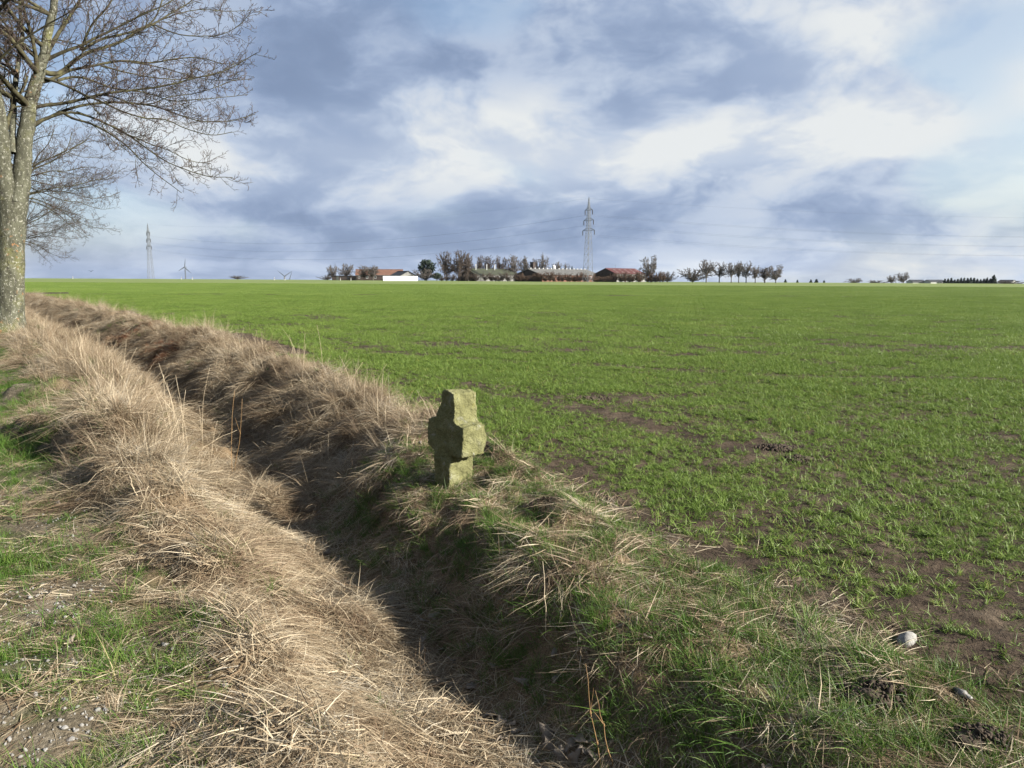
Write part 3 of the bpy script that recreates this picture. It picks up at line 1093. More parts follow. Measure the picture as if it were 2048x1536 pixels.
def twigs_on(wood, pts, r0, level, r, spacing, lfac, minr, trop=0.05, start=0.12, mi=1):
    """side shoots along a branch, each level finer than the last"""
    seg = np.linalg.norm(np.diff(pts, axis=0), axis=1)
    cum = np.concatenate([[0], np.cumsum(seg)])
    L = cum[-1]
    s = L * start + r.uniform(0, spacing)
    while s < L * 0.99:
        i = min(np.searchsorted(cum, s) - 1, len(seg) - 1)
        f = (s - cum[i]) / max(seg[i], 1e-6)
        p = pts[i] * (1 - f) + pts[i + 1] * f
        d = unit(pts[i + 1] - pts[i])
        ln = lfac * r.uniform(0.45, 1.1) * (1.0 - 0.45 * s / L)
        dirv = perp_dir(d, math.radians(r.uniform(28, 62)), r, 0.10)
        n = 5 if level == 1 else 4 if level == 2 else 3
        q_ = grow_line(p, dirv, ln, n, 0.24, trop, r)
        rr = max(minr, r0 * (0.5 if level == 1 else 0.55) * (1 - 0.5 * s / L))
        wood.add(q_, np.linspace(rr, max(minr * 0.75, rr * 0.35), n + 1), 4 if level == 1 else 3, mi)
        if level == 1:
            twigs_on(wood, q_, rr, 2, r, spacing * 0.62, ln * 0.46, minr, 0.07, 0.1, 2 if mi else 0)
        elif level == 2:
            twigs_on(wood, q_, rr, 3, r, spacing * 0.85, ln * 0.5 if mi == 0 else max(0.16, ln * 0.5), minr, 0.10, 0.15, mi)
        s += spacing * r.uniform(0.6, 1.4)


TB = gp(18, 668)
TB[2] = H(TB[0], TB[1])
tdist = math.hypot(TB[0], TB[1])
te = np.array([TB[0], TB[1]]) / tdist


def tpx(zx, zy, dd=0.0, raw=False):
    """tree point from the enlarged view (3.657 px per photo px); dd = metres beyond the trunk"""
    u, v = (zx, zy) if raw else (zx / 3.657, zy / 3.657)
    d = ray(u, v)
    t = (tdist + dd) / (d[0] * te[0] + d[1] * te[1])
    return d * t + np.array([0, 0, EYE]) - TB


TS = tdist / 1500 * 0.72                          # metres per photo pixel at the tree


def resample(pts, rad, step):
    pts = np.array(pts)
    seg = np.linalg.norm(np.diff(pts, axis=0), axis=1)
    cum = np.concatenate([[0], np.cumsum(seg)])
    n = max(3, int(cum[-1] / step))
    tt = np.linspace(0, cum[-1], n + 1)
    # Catmull-like smoothing through cubic interpolation of each axis
    out_ = np.stack([np.interp(tt, cum, pts[:, i]) for i in range(3)], -1)
    sm = out_.copy()
    sm[1:-1] = 0.25 * out_[:-2] + 0.5 * out_[1:-1] + 0.25 * out_[2:]
    return sm, np.interp(tt, cum, rad)


# trunk (photo px) and stems and branches (enlarged px): points, start and end width in photo px, drift away from / towards the viewer
trunk_px = [(14, 690, 80), (17, 665, 68), (20, 640, 60), (20, 560, 56), (22, 480, 55), (23, 440, 58), (24, 405, 66)]
STEMS = [
    ([(130, 1480), (150, 1380), (170, 1150), (188, 950), (225, 740), (290, 520), (325, 390), (350, 240), (390, 80), (410, -60), (440, -330)], 42, 9, .05),
    ([(45, 1500), (35, 1330), (20, 1100), (5, 880), (-30, 700), (-120, 450), (-200, 150), (-260, -200)], 38, 8, -.15),
    ([(95, 1120), (92, 860), (112, 610), (140, 410), (165, 290), (150, 100), (120, -160)], 15, 6, .35),
    ([(60, 1300), (10, 1150), (-80, 950), (-260, 700), (-480, 480), (-700, 300)], 24, 5, -.3),
]
BR = [
    (0, [(262, 600), (270, 430), (245, 340), (205, 190), (168, 60), (150, -120)], 14, 4, -.35),
    (0, [(285, 600), (400, 585), (480, 520), (640, 495), (730, 470), (900, 440), (1100, 470), (1300, 430), (1460, 420), (1620, 470)], 10, 2.2, .15),
    (0, [(215, 800), (310, 765), (450, 755), (650, 700), (800, 668), (950, 650), (1100, 640), (1250, 610), (1400, 560), (1560, 540), (1700, 480), (1880, 370)], 10, 1.8, -.25),
    (0, [(205, 930), (330, 870), (450, 810), (600, 760), (800, 740), (950, 745), (1150, 770), (1300, 830), (1500, 880), (1700, 880), (1860, 830)], 10, 1.8, .3),
    (0, [(330, 870), (470, 815), (560, 818), (700, 870), (900, 965), (1050, 1065), (1200, 1180), (1350, 1240), (1500, 1300), (1700, 1310)], 8, 1.6, -.1),
    (0, [(470, 830), (520, 872), (620, 885), (750, 940), (850, 1000), (940, 1070), (1040, 1190), (1150, 1280), (1280, 1370), (1340, 1412)], 7, 1.4, -.4),
    (0, [(560, 820), (700, 868), (950, 985), (1100, 1050), (1250, 1100), (1400, 1180), (1550, 1190)], 6, 1.4, .25),
    (0, [(290, 560), (420, 598), (520, 640), (600, 690), (750, 750), (900, 830), (1060, 880), (1200, 872), (1320, 940), (1530, 998), (1680, 960)], 8, 1.5, -.35),
    (0, [(300, 520), (420, 560), (520, 460), (620, 380), (750, 350), (900, 300), (1010, 225), (1130, 180), (1250, 100), (1400, 30), (1480, -60)], 14, 2.2, .1),
    (0, [(600, 370), (720, 290), (860, 258), (1000, 228), (1130, 175), (1180, 60), (1220, -80)], 8, 3, .3),
    (0, [(320, 450), (450, 380), (600, 330), (700, 270), (820, 220), (1000, 130), (1200, 50), (1340, -40)], 10, 2.2, -.3),
    (0, [(590, 370), (640, 250), (700, 150), (790, 70), (835, -20), (900, -200)], 7, 3, -.3),
    (0, [(345, 380), (390, 300), (450, 200), (540, 90), (590, 0), (680, -200)], 13, 4, .3),
    (0, [(1130, 180), (1250, 240), (1400, 270), (1600, 270), (1750, 200), (1830, 100)], 4, 1.4, -.2),
    (0, [(740, 480), (850, 510), (1000, 540), (1100, 560), (1300, 580), (1450, 560), (1620, 520)], 5, 1.5, .3),
    (0, [(420, 590), (500, 562), (620, 560), (700, 600), (800, 640), (950, 660), (1100, 680), (1250, 740), (1450, 720), (1650, 710), (1800, 690)], 7, 1.5, .45),
    (0, [(960, 455), (1100, 475), (1250, 510), (1450, 560), (1600, 590), (1750, 560)], 4, 1.4, -.3),
    (0, [(1010, 225), (1150, 150), (1300, 90), (1450, 60), (1650, 80), (1800, 70)], 4, 1.4, .35),
    (0, [(700, 690), (850, 700), (950, 760), (1100, 760), (1250, 700), (1420, 690), (1600, 640), (1780, 560)], 4.5, 1.4, .2),
    (0, [(610, 690), (660, 790), (730, 790), (735, 880), (770, 960), (850, 1050), (930, 1090)], 3, 1.3, -.2),
    (2, [(120, 560), (60, 480), (20, 380), (-60, 300)], 8, 3, .3),
    (1, [(20, 1050), (90, 760), (190, 620), (190, 560)], 11, 5, .2),
]
tronk = [tpx(u, v, 0, True) for u, v, _ in trunk_px]
trad = [w_ / 2 * TS for _, _, w_ in trunk_px]
tk = Wood()
pts, rad = resample(tronk, trad, 0.12)
nside = 28
V_, F_ = tube(pts, rad, nside)
cen = np.repeat(pts, nside, axis=0)
off = V_ - cen
ang = np.tile(np.arange(nside) * 2 * math.pi / nside, len(pts))
zz = V_[:, 2]
root = 1 + 0.16 * np.clip(1 - zz / 0.7, 0, 1) ** 2 * (1 + 0.6 * np.sin(ang * 5 + 1))
V_ = cen + off * (root * (1 + 0.10 * (fbm(ang * 1.6 + 3, zz * 2.2, 1, 3, 5) - 0.5) + 0.06 * (fbm(ang * 5, zz * 8, 1, 2, 8) - 0.5)))[:, None]
tk.raw.append((V_, F_, 0))
crown = Wood()
stem_lines = []
for pp, w0, w1, drift in STEMS:
    n = len(pp)
    seglen = np.concatenate([[0], np.cumsum([math.hypot(pp[i + 1][0] - pp[i][0], pp[i + 1][1] - pp[i][1]) for i in range(n - 1)])]) / 3.657 * TS
    P3 = [tpx(px_, py_, drift * s_) for (px_, py_), s_ in zip(pp, seglen)]
    rr = np.interp(seglen, [0, seglen[-1]], [w0, w1]) / 2 * TS
    a_, r_ = resample(P3, rr, 0.18)
    a_[1:] += tr_rng.normal(0, 0.012, (len(a_) - 1, 3))
    tk.add(a_, r_, 12, 0)
    stem_lines.append((a_, r_))


def nearest_depth(p3, lines):
    """depth beyond the trunk of the woody line that passes closest in the picture"""
    best, dep = 1e9, 0.0
    d0 = p3 + TB - np.array([0, 0, EYE])
    d0 = d0 / np.linalg.norm(d0)
    for a_, _ in lines:
        e_ = a_ + TB - np.array([0, 0, EYE])
        ln = np.linalg.norm(e_, axis=1)
        c_ = np.linalg.norm(e_ / ln[:, None] - d0, axis=1)
        i = c_.argmin()
        if c_[i] < best:
            best = c_[i]
            dep = (a_[i, :2] + TB[:2]) @ te - tdist
    return dep


lines = list(stem_lines)
br_lines = []
for st, pp, w0, w1, drift in BR:
    n = len(pp)
    seglen = np.concatenate([[0], np.cumsum([math.hypot(pp[i + 1][0] - pp[i][0], pp[i + 1][1] - pp[i][1]) for i in range(n - 1)])]) / 3.657 * TS
    d0 = nearest_depth(tpx(*pp[0]), lines)
    P3 = [tpx(px_, py_, d0 + drift * s_ * 0.9) for (px_, py_), s_ in zip(pp, seglen)]
    rr = np.interp(seglen ** 0.55, [0, seglen[-1] ** 0.55], [w0, w1]) / 2 * TS
    a_, r_ = resample(P3, rr, 0.22)
    a_[2:] += np.cumsum(tr_rng.normal(0, 0.012, (len(a_) - 2, 3)), axis=0) * 0.6
    crown.add(a_, r_, 7, 1)
    lines.append((a_, r_))
    br_lines.append((a_, r_))
# the rest of the crown: limbs that leave the stems towards the viewer, backwards, upwards and over the road
for (a_, r_), cnt in zip(stem_lines, (11, 12, 6, 6)):
    for k_ in range(cnt):
        i = int(len(a_) * tr_rng.uniform(0.35, 0.98))
        i = min(i, len(a_) - 2)
        for _ in range(20):
            az = tr_rng.uniform(0, 2 * math.pi)
            dv = np.array([math.cos(az), math.sin(az), tr_rng.uniform(0.15, 0.9)])
            side = dv[0] * te[1] - dv[1] * te[0]        # + = right in the picture
            if side < 0.35:
                break
        L = tr_rng.uniform(3.2, 6.0) * (1 - 0.3 * i / len(a_))
        b3 = grow_line(a_[i], dv, L, 9, 0.10, -0.01, tr_rng)
        r3 = np.linspace(max(0.025, r_[i] * 0.5), 0.010, 10)
        crown.add(b3, r3, 6, 1)
        br_lines.append((b3, r3))
for a_, r_ in br_lines:
    twigs_on(crown, a_, r_[len(r_) // 2], 1, tr_rng, 0.17, 1.5, 0.0058, 0.02)
for a_, r_ in stem_lines:
    twigs_on(crown, a_, 0.03, 1, tr_rng, 0.4, 1.3, 0.0062, 0.05, 0.3)
tme, cme = tk.mesh('trunk'), crown.mesh('crown')
print('tree faces', len(tme.polygons), len(cme.polygons))
for mm in (tme, cme):
    for q_ in ('bark', 'limb', 'twig'):
        mm.materials.append(M[q_])


def bare_hero(loc, rz, s, label):
    e = empty('roadside_tree', loc, rz)
    e.scale = (s, s, s)
    for nm, mm in (('trunk', tme), ('crown', cme)):
        o = bpy.data.objects.new(nm, mm)
        C.objects.link(o)
        o.parent = e
    return tag(e, label, 'tree', 'bare trees along the verge')


bare_hero(TB, 0, 1, 'large bare roadside tree with lichen covered trunk at the left edge')
for (u, dist, rz, s, lab) in ((-6, 47, .25, .95, 'second bare roadside tree, its twigs showing behind the nearest trunk'), (6, 76, 6.0, .9, 'third bare roadside tree, mostly hidden behind the nearer two')):
    d = ray(u, 560)
    tt = dist / math.hypot(d[0], d[1])
    p = d * tt
    bare_hero((p[0], p[1], H(p[0], p[1]) - 0.05), rz, s, lab)

# ------------------------------------------------------------------ far bare trees, shrubs and conifers
def proto_tree(seed, kind):
    """unit-height tree: (trunk mesh, crown mesh)"""
    r = np.random.default_rng(seed)
    tw, cw = Wood(), Wood()
    fork = {'tall': .26, 'round': .20, 'shrub': .06, 'wind': .32}[kind]
    main = grow_line((0, 0, -0.03), (0, 0, 1), fork + .03, 4, 0.03, 0.02, r)
    tw.add(main, np.linspace(.030, .021, 5) if kind != 'shrub' else np.linspace(.014, .01, 5), 7, 0)
    nlimb = {'tall': 12, 'round': 14, 'shrub': 16, 'wind': 12}[kind]
    minr = 0.0062 if kind != 'shrub' else 0.0090
    for k_ in range(nlimb):
        az = k_ * 2.4 + r.uniform(-.4, .4)
        tilt = r.uniform(.1, 1.15) if kind != 'tall' else r.uniform(.08, .8)
        if kind == 'round':
            tilt = r.uniform(.15, 1.25)
        dv = np.array([math.cos(az) * math.sin(tilt), math.sin(az) * math.sin(tilt), math.cos(tilt)])
        if kind == 'wind':
            dv = dv + np.array([.22, 0, 0.0])
        top = 1 - fork
        L = top * r.uniform(.80, 1.0) / max(math.cos(tilt * .8), .55) * (0.85 if tilt > .7 else 1)
        p0 = main[-1] if k_ % 3 or kind == 'shrub' else main[-2]
        b3 = grow_line(p0, dv, L, 7, 0.07, 0.03, r)
        if kind != 'shrub':
            b3[:, 2] = np.minimum(b3[:, 2], 1 - 0.5 * (np.hypot(b3[:, 0], b3[:, 1])) ** 2 * 2)
        rr = np.linspace(.014, .004, 8)
        cw.add(b3, rr, 4, 0)
        twigs_on(cw, b3, .009, 1, r, .046, .30, minr, .02, .10, 0)
    res = []
    cv = cw.arrays()[0]
    zs = 1 / np.quantile(cv[:, 2], .998)
    return tw.mesh('trunk', zs), cw.mesh('crown', zs), np.quantile(np.abs(cv[:, 0]), .985) * 2 * zs


PT = {}
for kind, ns in (('tall', 3), ('round', 3), ('shrub', 3), ('wind', 2)):
    PT[kind] = [proto_tree(1000 + 31 * i + len(kind), kind) for i in range(ns)]
print('far tree faces', sum(len(c.polygons) for v in PT.values() for _, c, _ in v))
for v_ in PT.values():
    for t_, c_, _ in v_:
        t_.materials.append(M['bark_far'])
        c_.materials.append(M['twig_far'])


def far_tree(name, cat, kind, u, vtop, wpx, D, label, group, mat=None, hid=0.0):
    p = at_y(u, vtop, D)
    zb = H(p[0], D) - 0.1
    h = p[2] - zb
    i = int(abs(u * 7 + vtop)) % len(PT[kind])
    tm, cm, wn = PT[kind][i]
    e = empty(name, (p[0], D, zb), (u * 1.7) % 6.28 if kind != 'wind' else (u % 5) * .2)
    wm = wpx * 1.2 / FPX * D / wn
    e.scale = (wm, wm, h)
    for nm, mm in (('trunk', tm), ('crown', cm)):
        o = bpy.data.objects.new(nm, mm)
        C.objects.link(o)
        o.parent = e
        if mat and nm == 'crown':
            o.material_slots[0].link = 'OBJECT'
            o.material_slots[0].material = mat
    return tag(e, label, cat, group)


FT = 'farm trees'
for a in [
    ('round', 664, 529, 34, 372, 'rounded bare tree at the far left end of the farm'),
    ('round', 692, 527, 42, 366, 'broad bare tree beside the dark shed left of the farm'),
    ('round', 727, 530, 30, 360, 'low bare tree just right of the dark shed'),
    ('tall', 745, 531, 28, 358, 'low bare tree before the red tiled barn roof'),
    ('round', 893, 503, 46, 361, 'tallest dense bare tree left in the clump by the white silo wall'),
    ('round', 917, 500, 46, 363, 'tall dense bare tree in the middle of the big farm clump'),
    ('tall', 936, 506, 34, 366, 'bare tree at the right side of the big farm clump'),
    ('round', 957, 511, 36, 392, 'bare tree rising behind the left end of the mossy roof'),
    ('tall', 976, 511, 30, 396, 'pale bare tree rising behind the middle of the mossy roof'),
    ('round', 1001, 511, 34, 392, 'bare tree rising behind the right half of the mossy roof'),
    ('tall', 1026, 509, 28, 394, 'slim bare tree behind the right end of the mossy roof'),
    ('tall', 1051, 512, 26, 416, 'slim bare tree just left of the brick chimney'),
    ('round', 1084, 508, 42, 420, 'wide domed bare tree just right of the brick chimney'),
    ('tall', 1117, 523, 24, 424, 'small bare tree behind the long grey roof'),
    ('round', 1133, 526, 22, 424, 'small bushy bare tree behind the long grey roof'),
    ('round', 1302, 510, 44, 356, 'lone round bare tree at the right end of the red barn'),
    ('wind', 1414, 519, 40, 360, 'tallest leaning bare tree in the row right of the farm'),
    ('wind', 1440, 524, 34, 364, 'bare tree second in the row right of the farm'),
    ('wind', 1464, 525, 32, 361, 'thin trunked bare tree in the middle of the field edge row'),
    ('tall', 1479, 522, 20, 366, 'narrow bare tree in the middle of the field edge row'),
    ('wind', 1494, 522, 32, 362, 'bare tree with open crown in the right half of the row'),
    ('tall', 1512, 531, 22, 360, 'ivy trunked bare tree last before the gap in the row'),
    ('tall', 1531, 534, 26, 368, 'small bare tree just right of the gap in the row'),
    ('round', 1553, 529, 44, 360, 'broad bare tree at the right end of the field edge row')]:
    far_tree('bare_tree', 'tree', a[0], a[1], a[2], a[3], a[4], a[5], FT if a[1] < 1350 else 'trees in the row along the field edge', M['twig_dark'] if 880 < a[1] < 1010 else None)
for a in [
    ('shrub', 1386, 536, 36, 358, 'bushy bare shrub at the left end of the field edge row'),
    ('shrub', 1335, 543, 34, 362, 'low bare shrub between the lone tree and the row'),
    ('shrub', 850, 538, 34, 357, 'brown bare bush under the pine tree'),
    ('shrub', 655, 549, 22, 380, 'small bare bush at the far left end of the farm'),
    ('shrub', 474, 551, 20, 420, 'single round bush alone on the left horizon')]:
    far_tree('bare_shrub', 'shrub', a[0], a[1], a[2], a[3], a[4], a[5], 'bare shrubs')
for a in [
    ('round', 1712, 556, 36, 520, 'low bare tree on the right horizon, left of the two domed trees'),
    ('shrub', 1752, 560, 26, 520, 'small pale shrub on the right horizon'),
    ('round', 1783, 550, 28, 500, 'smaller of the two domed bare trees on the right horizon'),
    ('round', 1808, 544, 32, 500, 'larger of the two domed bare trees on the right horizon'),
    ('shrub', 1852, 562, 18, 520, 'bare bush left of the low house roofs'),
    ('shrub', 2018, 561, 42, 470, 'pale bare bush right of the dark conifers')]:
    far_tree('bare_tree' if a[0] == 'round' else 'bare_shrub', 'tree' if a[0] == 'round' else 'shrub', a[0], a[1], a[2], a[3], a[4], a[5], 'trees on the right horizon')
# hedge of bare shrubs before the long brick barn
hr = np.random.default_rng(5)
for i, u in enumerate(np.linspace(1036, 1328, 34)):
    far_tree('hedge_shrub', 'shrub', 'shrub', u + hr.uniform(-3, 3), 545 + hr.uniform(-3, 6) + (4 if 1170 < u < 1230 else 0), hr.uniform(13, 20), 354 + hr.uniform(-2, 2),
             'bare brownish shrub in the hedge before the long farm buildings', 'hedge before the farm', M['hedge_red'])
for i, u in enumerate(np.linspace(882, 1030, 13)):
    far_tree('hedge_shrub', 'shrub', 'shrub', u + hr.uniform(-3, 3), 546 + hr.uniform(-3, 4), hr.uniform(12, 18), 354 + hr.uniform(-2, 2),
             'bare dark shrub in the hedge before the mossy roofed barn', 'hedge before the mossy barn', M['twig_dark'])


def conifer(u, vtop, wpx, D, label, group, pine=False):
    p = at_y(u, vtop, D)
    zb = H(p[0], D) - 0.1
    h = p[2] - zb
    wdt = wpx / FPX * D
    r = np.random.default_rng(int(u))
    e = empty('pine_tree' if pine else 'conifer', (p[0], D, zb))
    MB().bar((0, 0, 0), (0, 0, h * .9), wdt * .035, 6, wdt * .012).build('trunk', M['bark_far'], e)
    n = 900
    if pine:
        th, ph, rr = r.uniform(0, 6.28, n), r.normal(0, 1, (n, 3)), r.uniform(.55, 1, n)
        ph /= np.linalg.norm(ph, axis=1, keepdims=True)
        lump = 0.78 + 0.45 * fbm(ph[:, 0] * 3 + 5, ph[:, 1] * 3 + ph[:, 2] * 2, 1.2, 2, 3)
        c_ = ph * (rr * lump)[:, None] * np.array([wdt / 2, wdt / 2, h * .36]) + np.array([0, 0, h * .64])
        sz = wdt * .06
    else:
        f = r.uniform(0, 1, n) ** .7
        th = r.uniform(0, 6.28, n)
        rad_ = (1 - (1 - f)) * 0
        zz_ = h * (1 - f)
        rad_ = wdt / 2 * f * (0.72 + 0.28 * np.sin(zz_ / h * 40)) * r.uniform(.55, 1.05, n)
        c_ = np.stack([rad_ * np.cos(th), rad_ * np.sin(th), zz_ - rad_ * .25], -1)
        c_[:, 2] = np.maximum(c_[:, 2], .1)
        sz = max(wdt * .07, .12)
    tri = r.normal(0, 1, (n, 3, 3)) * sz + c_[:, None, :]
    me = np_mesh('crown', tri.reshape(-1, 3), np.arange(3 * n).reshape(-1, 3))
    wrap('crown', me, M['needles'], e)
    return tag(e, label, 'tree', group)


conifer(853, 519, 32, 368, 'dark green pine rising left of the big bare clump', 'conifers at the farm', True)
conifer(873, 546, 18, 353, 'low dark evergreen bush below the pine', 'conifers at the farm', True)
conifer(1144, 531, 9, 420, 'tiny dark fir behind the long grey roof', 'conifers at the farm')
for u, vt, wd, lab in ((1571, 559, 9, 'tiny dark conifer just right of the tree row'), (1595, 560, 8, 'single dark conifer standing alone right of the tree row'), (1622, 560, 10, 'first of the small dark conifers right of the row'),
                       (1633, 559, 12, 'bushiest of the small dark conifers right of the row'), (1648, 561, 8, 'last of the small dark conifers right of the row')):
    conifer(u, vt, wd, 480, lab, 'small dark conifers on the horizon')
for i, u in enumerate(np.arange(1890, 1990, 6.5)):
    conifer(u, 556.5 + hr.uniform(-1, 3.5), 13, 500 + hr.uniform(-6, 6), 'dark conifer in the dense evergreen belt on the right horizon', 'evergreen belt on the right horizon')
conifer(1988, 551, 20, 498, 'taller dark conifer at the right end of the evergreen belt', 'conifers right')


# ------------------------------------------------------------------ farm buildings
def gable_barn(name, label, u, D, rot, length, width, eave, ridge, wall, roof, gable=None, extras=None, over=0.35, ribs=0):
    """near corner at photo column u and distance D; +x along the long wall, +y along the gable"""
    p = at_y(u, 560, D)
    zb = H(p[0], p[1]) - 0.3
    e = empty(name, (p[0], p[1], zb), rot)
    eave += .3
    ridge += .3
    t_ = .25
    MB().box(length / 2, t_ / 2, eave / 2, length, t_, eave).build('long_wall', wall, e)
    MB().box(length / 2, width - t_ / 2, eave / 2, length, t_, eave).build('long_wall', wall, e)
    for x0 in (0.0, length - t_):
        v = []
        for xx in (x0 + .003, x0 + t_ - .003):
            v += [(xx, t_, 0), (xx, width - t_, 0), (xx, width - t_, eave), (xx, width / 2, ridge - .02), (xx, t_, eave)]
        f = [(4, 3, 2, 1, 0), (5, 6, 7, 8, 9)] + [(i, (i + 1) % 5, (i + 1) % 5 + 5, i + 5) for i in range(5)]
        mesh_obj('gable_wall', v, f, gable or wall, e)
    sl_ = (ridge - eave) / (width / 2)
    roofs = []
    for sgn in (0, 1):
        def yy(f_):
            return (f_ * (width / 2 + over) - over) if sgn == 0 else width - (f_ * (width / 2 + over) - over)
        v = []
        for dz_ in (0.0, .14):
            v += [(-over, yy(0), eave - sl_ * over + dz_ + .03), (length + over, yy(0), eave - sl_ * over + dz_ + .03), (length + over, yy(1), ridge + dz_ + .03), (-over, yy(1), ridge + dz_ + .03)]
        f = [(0, 1, 2, 3), (7, 6, 5, 4), (0, 4, 5, 1), (1, 5, 6, 2), (2, 6, 7, 3), (3, 7, 4, 0)]
        roofs.append(mesh_obj('roof_slope', v, f, roof, e))
    MB().box(length / 2, width / 2, ridge + .2, length + 2 * over, .35, .12).build('ridge_cap', roof, e)
    MB().box(length / 2, -over - .08, eave - sl_ * over + .08, length + 2 * over, .14, .14).build('gutter', M['render'], e)
    if extras:
        extras(e, roofs, length, width, eave, ridge, sl_)
    return tag(e, label, 'barn', 'farm buildings')


def openings(e, n, length, z0, hgt, wid, pane=True, x0=1.5, x1=None, name='window'):
    for x_ in np.linspace(x0, (x1 or length - 1.5), n):
        wd = MB().box(x_, -.03, z0 + hgt / 2, wid, .07, hgt).build(name, M['white'] if pane else M['door'], e)
        if pane:
            MB().box(x_, -.075, z0 + hgt / 2, wid * .82, .03, hgt * .8).build('pane', M['pane'], wd)


def on_roof(mb, x_, f_, width, eave, ridge, sx, h_, over=.35):
    y_ = f_ * width / 2
    z_ = eave + (ridge - eave) * f_
    return mb.box(x_, y_, z_ + h_ / 2 + .1, sx, sx, h_)


def ex_brick(e, roofs, length, width, eave, ridge, sl_):
    openings(e, 14, length, 1.5, 1.2, 1.5)
    for x_ in np.linspace(2, length - 2, 15):
        v = MB().box(x_, width / 2, ridge + .4, .4, .4, .5)
        v.box(x_, width / 2, ridge + .68, .55, .55, .08)
        v.build('ridge_vent', M['white'], roofs[0])
    ch = MB().box(5.5, width / 2 + 1.5, ridge + 1.2, 1.9, 1.9, 4.2)
    ch.box(5.5, width / 2 + 1.5, ridge + 3.35, 2.2, 2.2, .25)
    ch.build('chimney', M['board'], roofs[1])
    dm = MB()
    dm.bar((24, width / 2 + 2.5, ridge - .5), (24, width / 2 + 2.5, ridge + 1.7), .95, 12)
    dm.bar((24, width / 2 + 2.5, ridge + 1.7), (24, width / 2 + 2.5, ridge + 2.3), .95, 12, .3)
    dm.build('silo_cap', M['white'], roofs[1])
    for x_ in np.linspace(1, length - 1, 24):
        v = MB()
        a_ = (x_, -.3, eave - sl_ * .3 + .22)
        b_ = (x_, width / 2 - .3, ridge - sl_ * .3 + .22)
        v.bar(a_, b_, .09, 4)
        v.build('sheet_joint', M['render'], roofs[0])


def ex_red(e, roofs, length, width, eave, ridge, sl_):
    for i, x_ in enumerate(np.linspace(3, length - 4, 5)):
        for f0 in (.18, .62):
            v = []
            for dz_ in (.16, .22):
                for f_, xx in ((f0, x_), (f0, x_ + 1.1), (f0 + .2, x_ + 1.1), (f0 + .2, x_)):
                    v.append((xx + (1.6 if f0 > .5 else 0), f_ * width / 2, eave + (ridge - eave) * f_ + dz_ + .03))
            f = [(3, 2, 1, 0), (4, 5, 6, 7), (0, 1, 5, 4), (1, 2, 6, 5), (2, 3, 7, 6), (3, 0, 4, 7)]
            mesh_obj('skylight', v, f, M['skylight'], roofs[0])
    for i in range(3):
        MB().box(4 + i * 8, -.04, 1.9, 3.6, .08, 3.2).build('sliding_door', M['door'], e)
    MB().bar((9, width / 2, ridge), (9, width / 2, ridge + 2.2), .06, 5).build('antenna', M['steel'], e)


def ex_moss(e, roofs, length, width, eave, ridge, sl_):
    openings(e, 9, length, 1.4, 1.1, 1.3)
    for x_ in (5, 13, 19):
        v = MB()
        v.bar((x_, width / 2 - 1, ridge - .5), (x_, width / 2 - 1, ridge + 2.0), .2, 8)
        v.bar((x_, width / 2 - 1, ridge + 2.0), (x_, width / 2 - 1, ridge + 2.3), .28, 8)
        v.build('vent_pipe', M['white'], roofs[0])


ROTB = R(50)
gable_barn('mossy_barn', 'long grey walled barn under a dark mossy roof behind the hedge', 953, 366, ROTB, 33, 12, 2.9, 5.9, M['render'], M['moss'], M['board'], ex_moss)
gable_barn('brick_barn', 'very long red brick barn under grey roof with chimney and white vents', 1084, 362, ROTB, 50, 17, 3.2, 6.0, M['brick'], M['fibre'], M['board'], ex_brick)
gable_barn('red_roofed_barn', 'barn with dark boarded gable and red sheet roof with pale skylights', 1233, 372, ROTB, 28, 13, 3.9, 6.6, M['render'], M['redroof'], M['board'], ex_red)


def ex_tile(e, roofs, length, width, eave, ridge, sl_):
    openings(e, 6, length, 1.2, 1.2, 1.0)


gable_barn('tiled_barn', 'dark walled barn with long red clay tiled roof behind bare trees', 712, 378, R(8), 23, 10, 2.6, 5.3, M['board'], M['tiles'], M['board'], ex_tile)


def ex_dark(e, roofs, length, width, eave, ridge, sl_):
    MB().box(-.04, 3.5, 1.6, .07, 2.4, 2.6).build('barn_door', M['door'], e)


# gable turned to the sun: its own axis runs away to the back left
p = at_y(804, 560, 360)
gable_barn('slate_roofed_barn', 'grey gabled barn with dark slate roof right behind the white wall', 835, 366, R(28) + R(90), 15, 9.2, 2.2, 4.5, M['render'], M['slate'], M['render'], ex_dark)

# white silage wall made of panels
p0, p1 = at_y(766, 560, 337), at_y(835, 560, 351)
zb = H(p0[0], p0[1]) - .2
e = empty('white_wall', (p0[0], p0[1], zb), math.atan2(p1[1] - p0[1], p1[0] - p0[0]))
Lw = math.hypot(p1[0] - p0[0], p1[1] - p0[1])
for i in range(9):
    MB().box(Lw / 9 * (i + .5), 0, 1.12, Lw / 9 - .03, .3, 2.24).build('panel', M['white'], e)
MB().box(Lw / 2, 0, 2.27, Lw, .4, .07).build('coping', M['white'], e)
MB().box(Lw * .31, -.17, 1.2, .55, .06, .6).build('hatch', M['black'], e)
tag(e, 'long low bright white wall of panels in front of the slate roofed barn', 'wall')

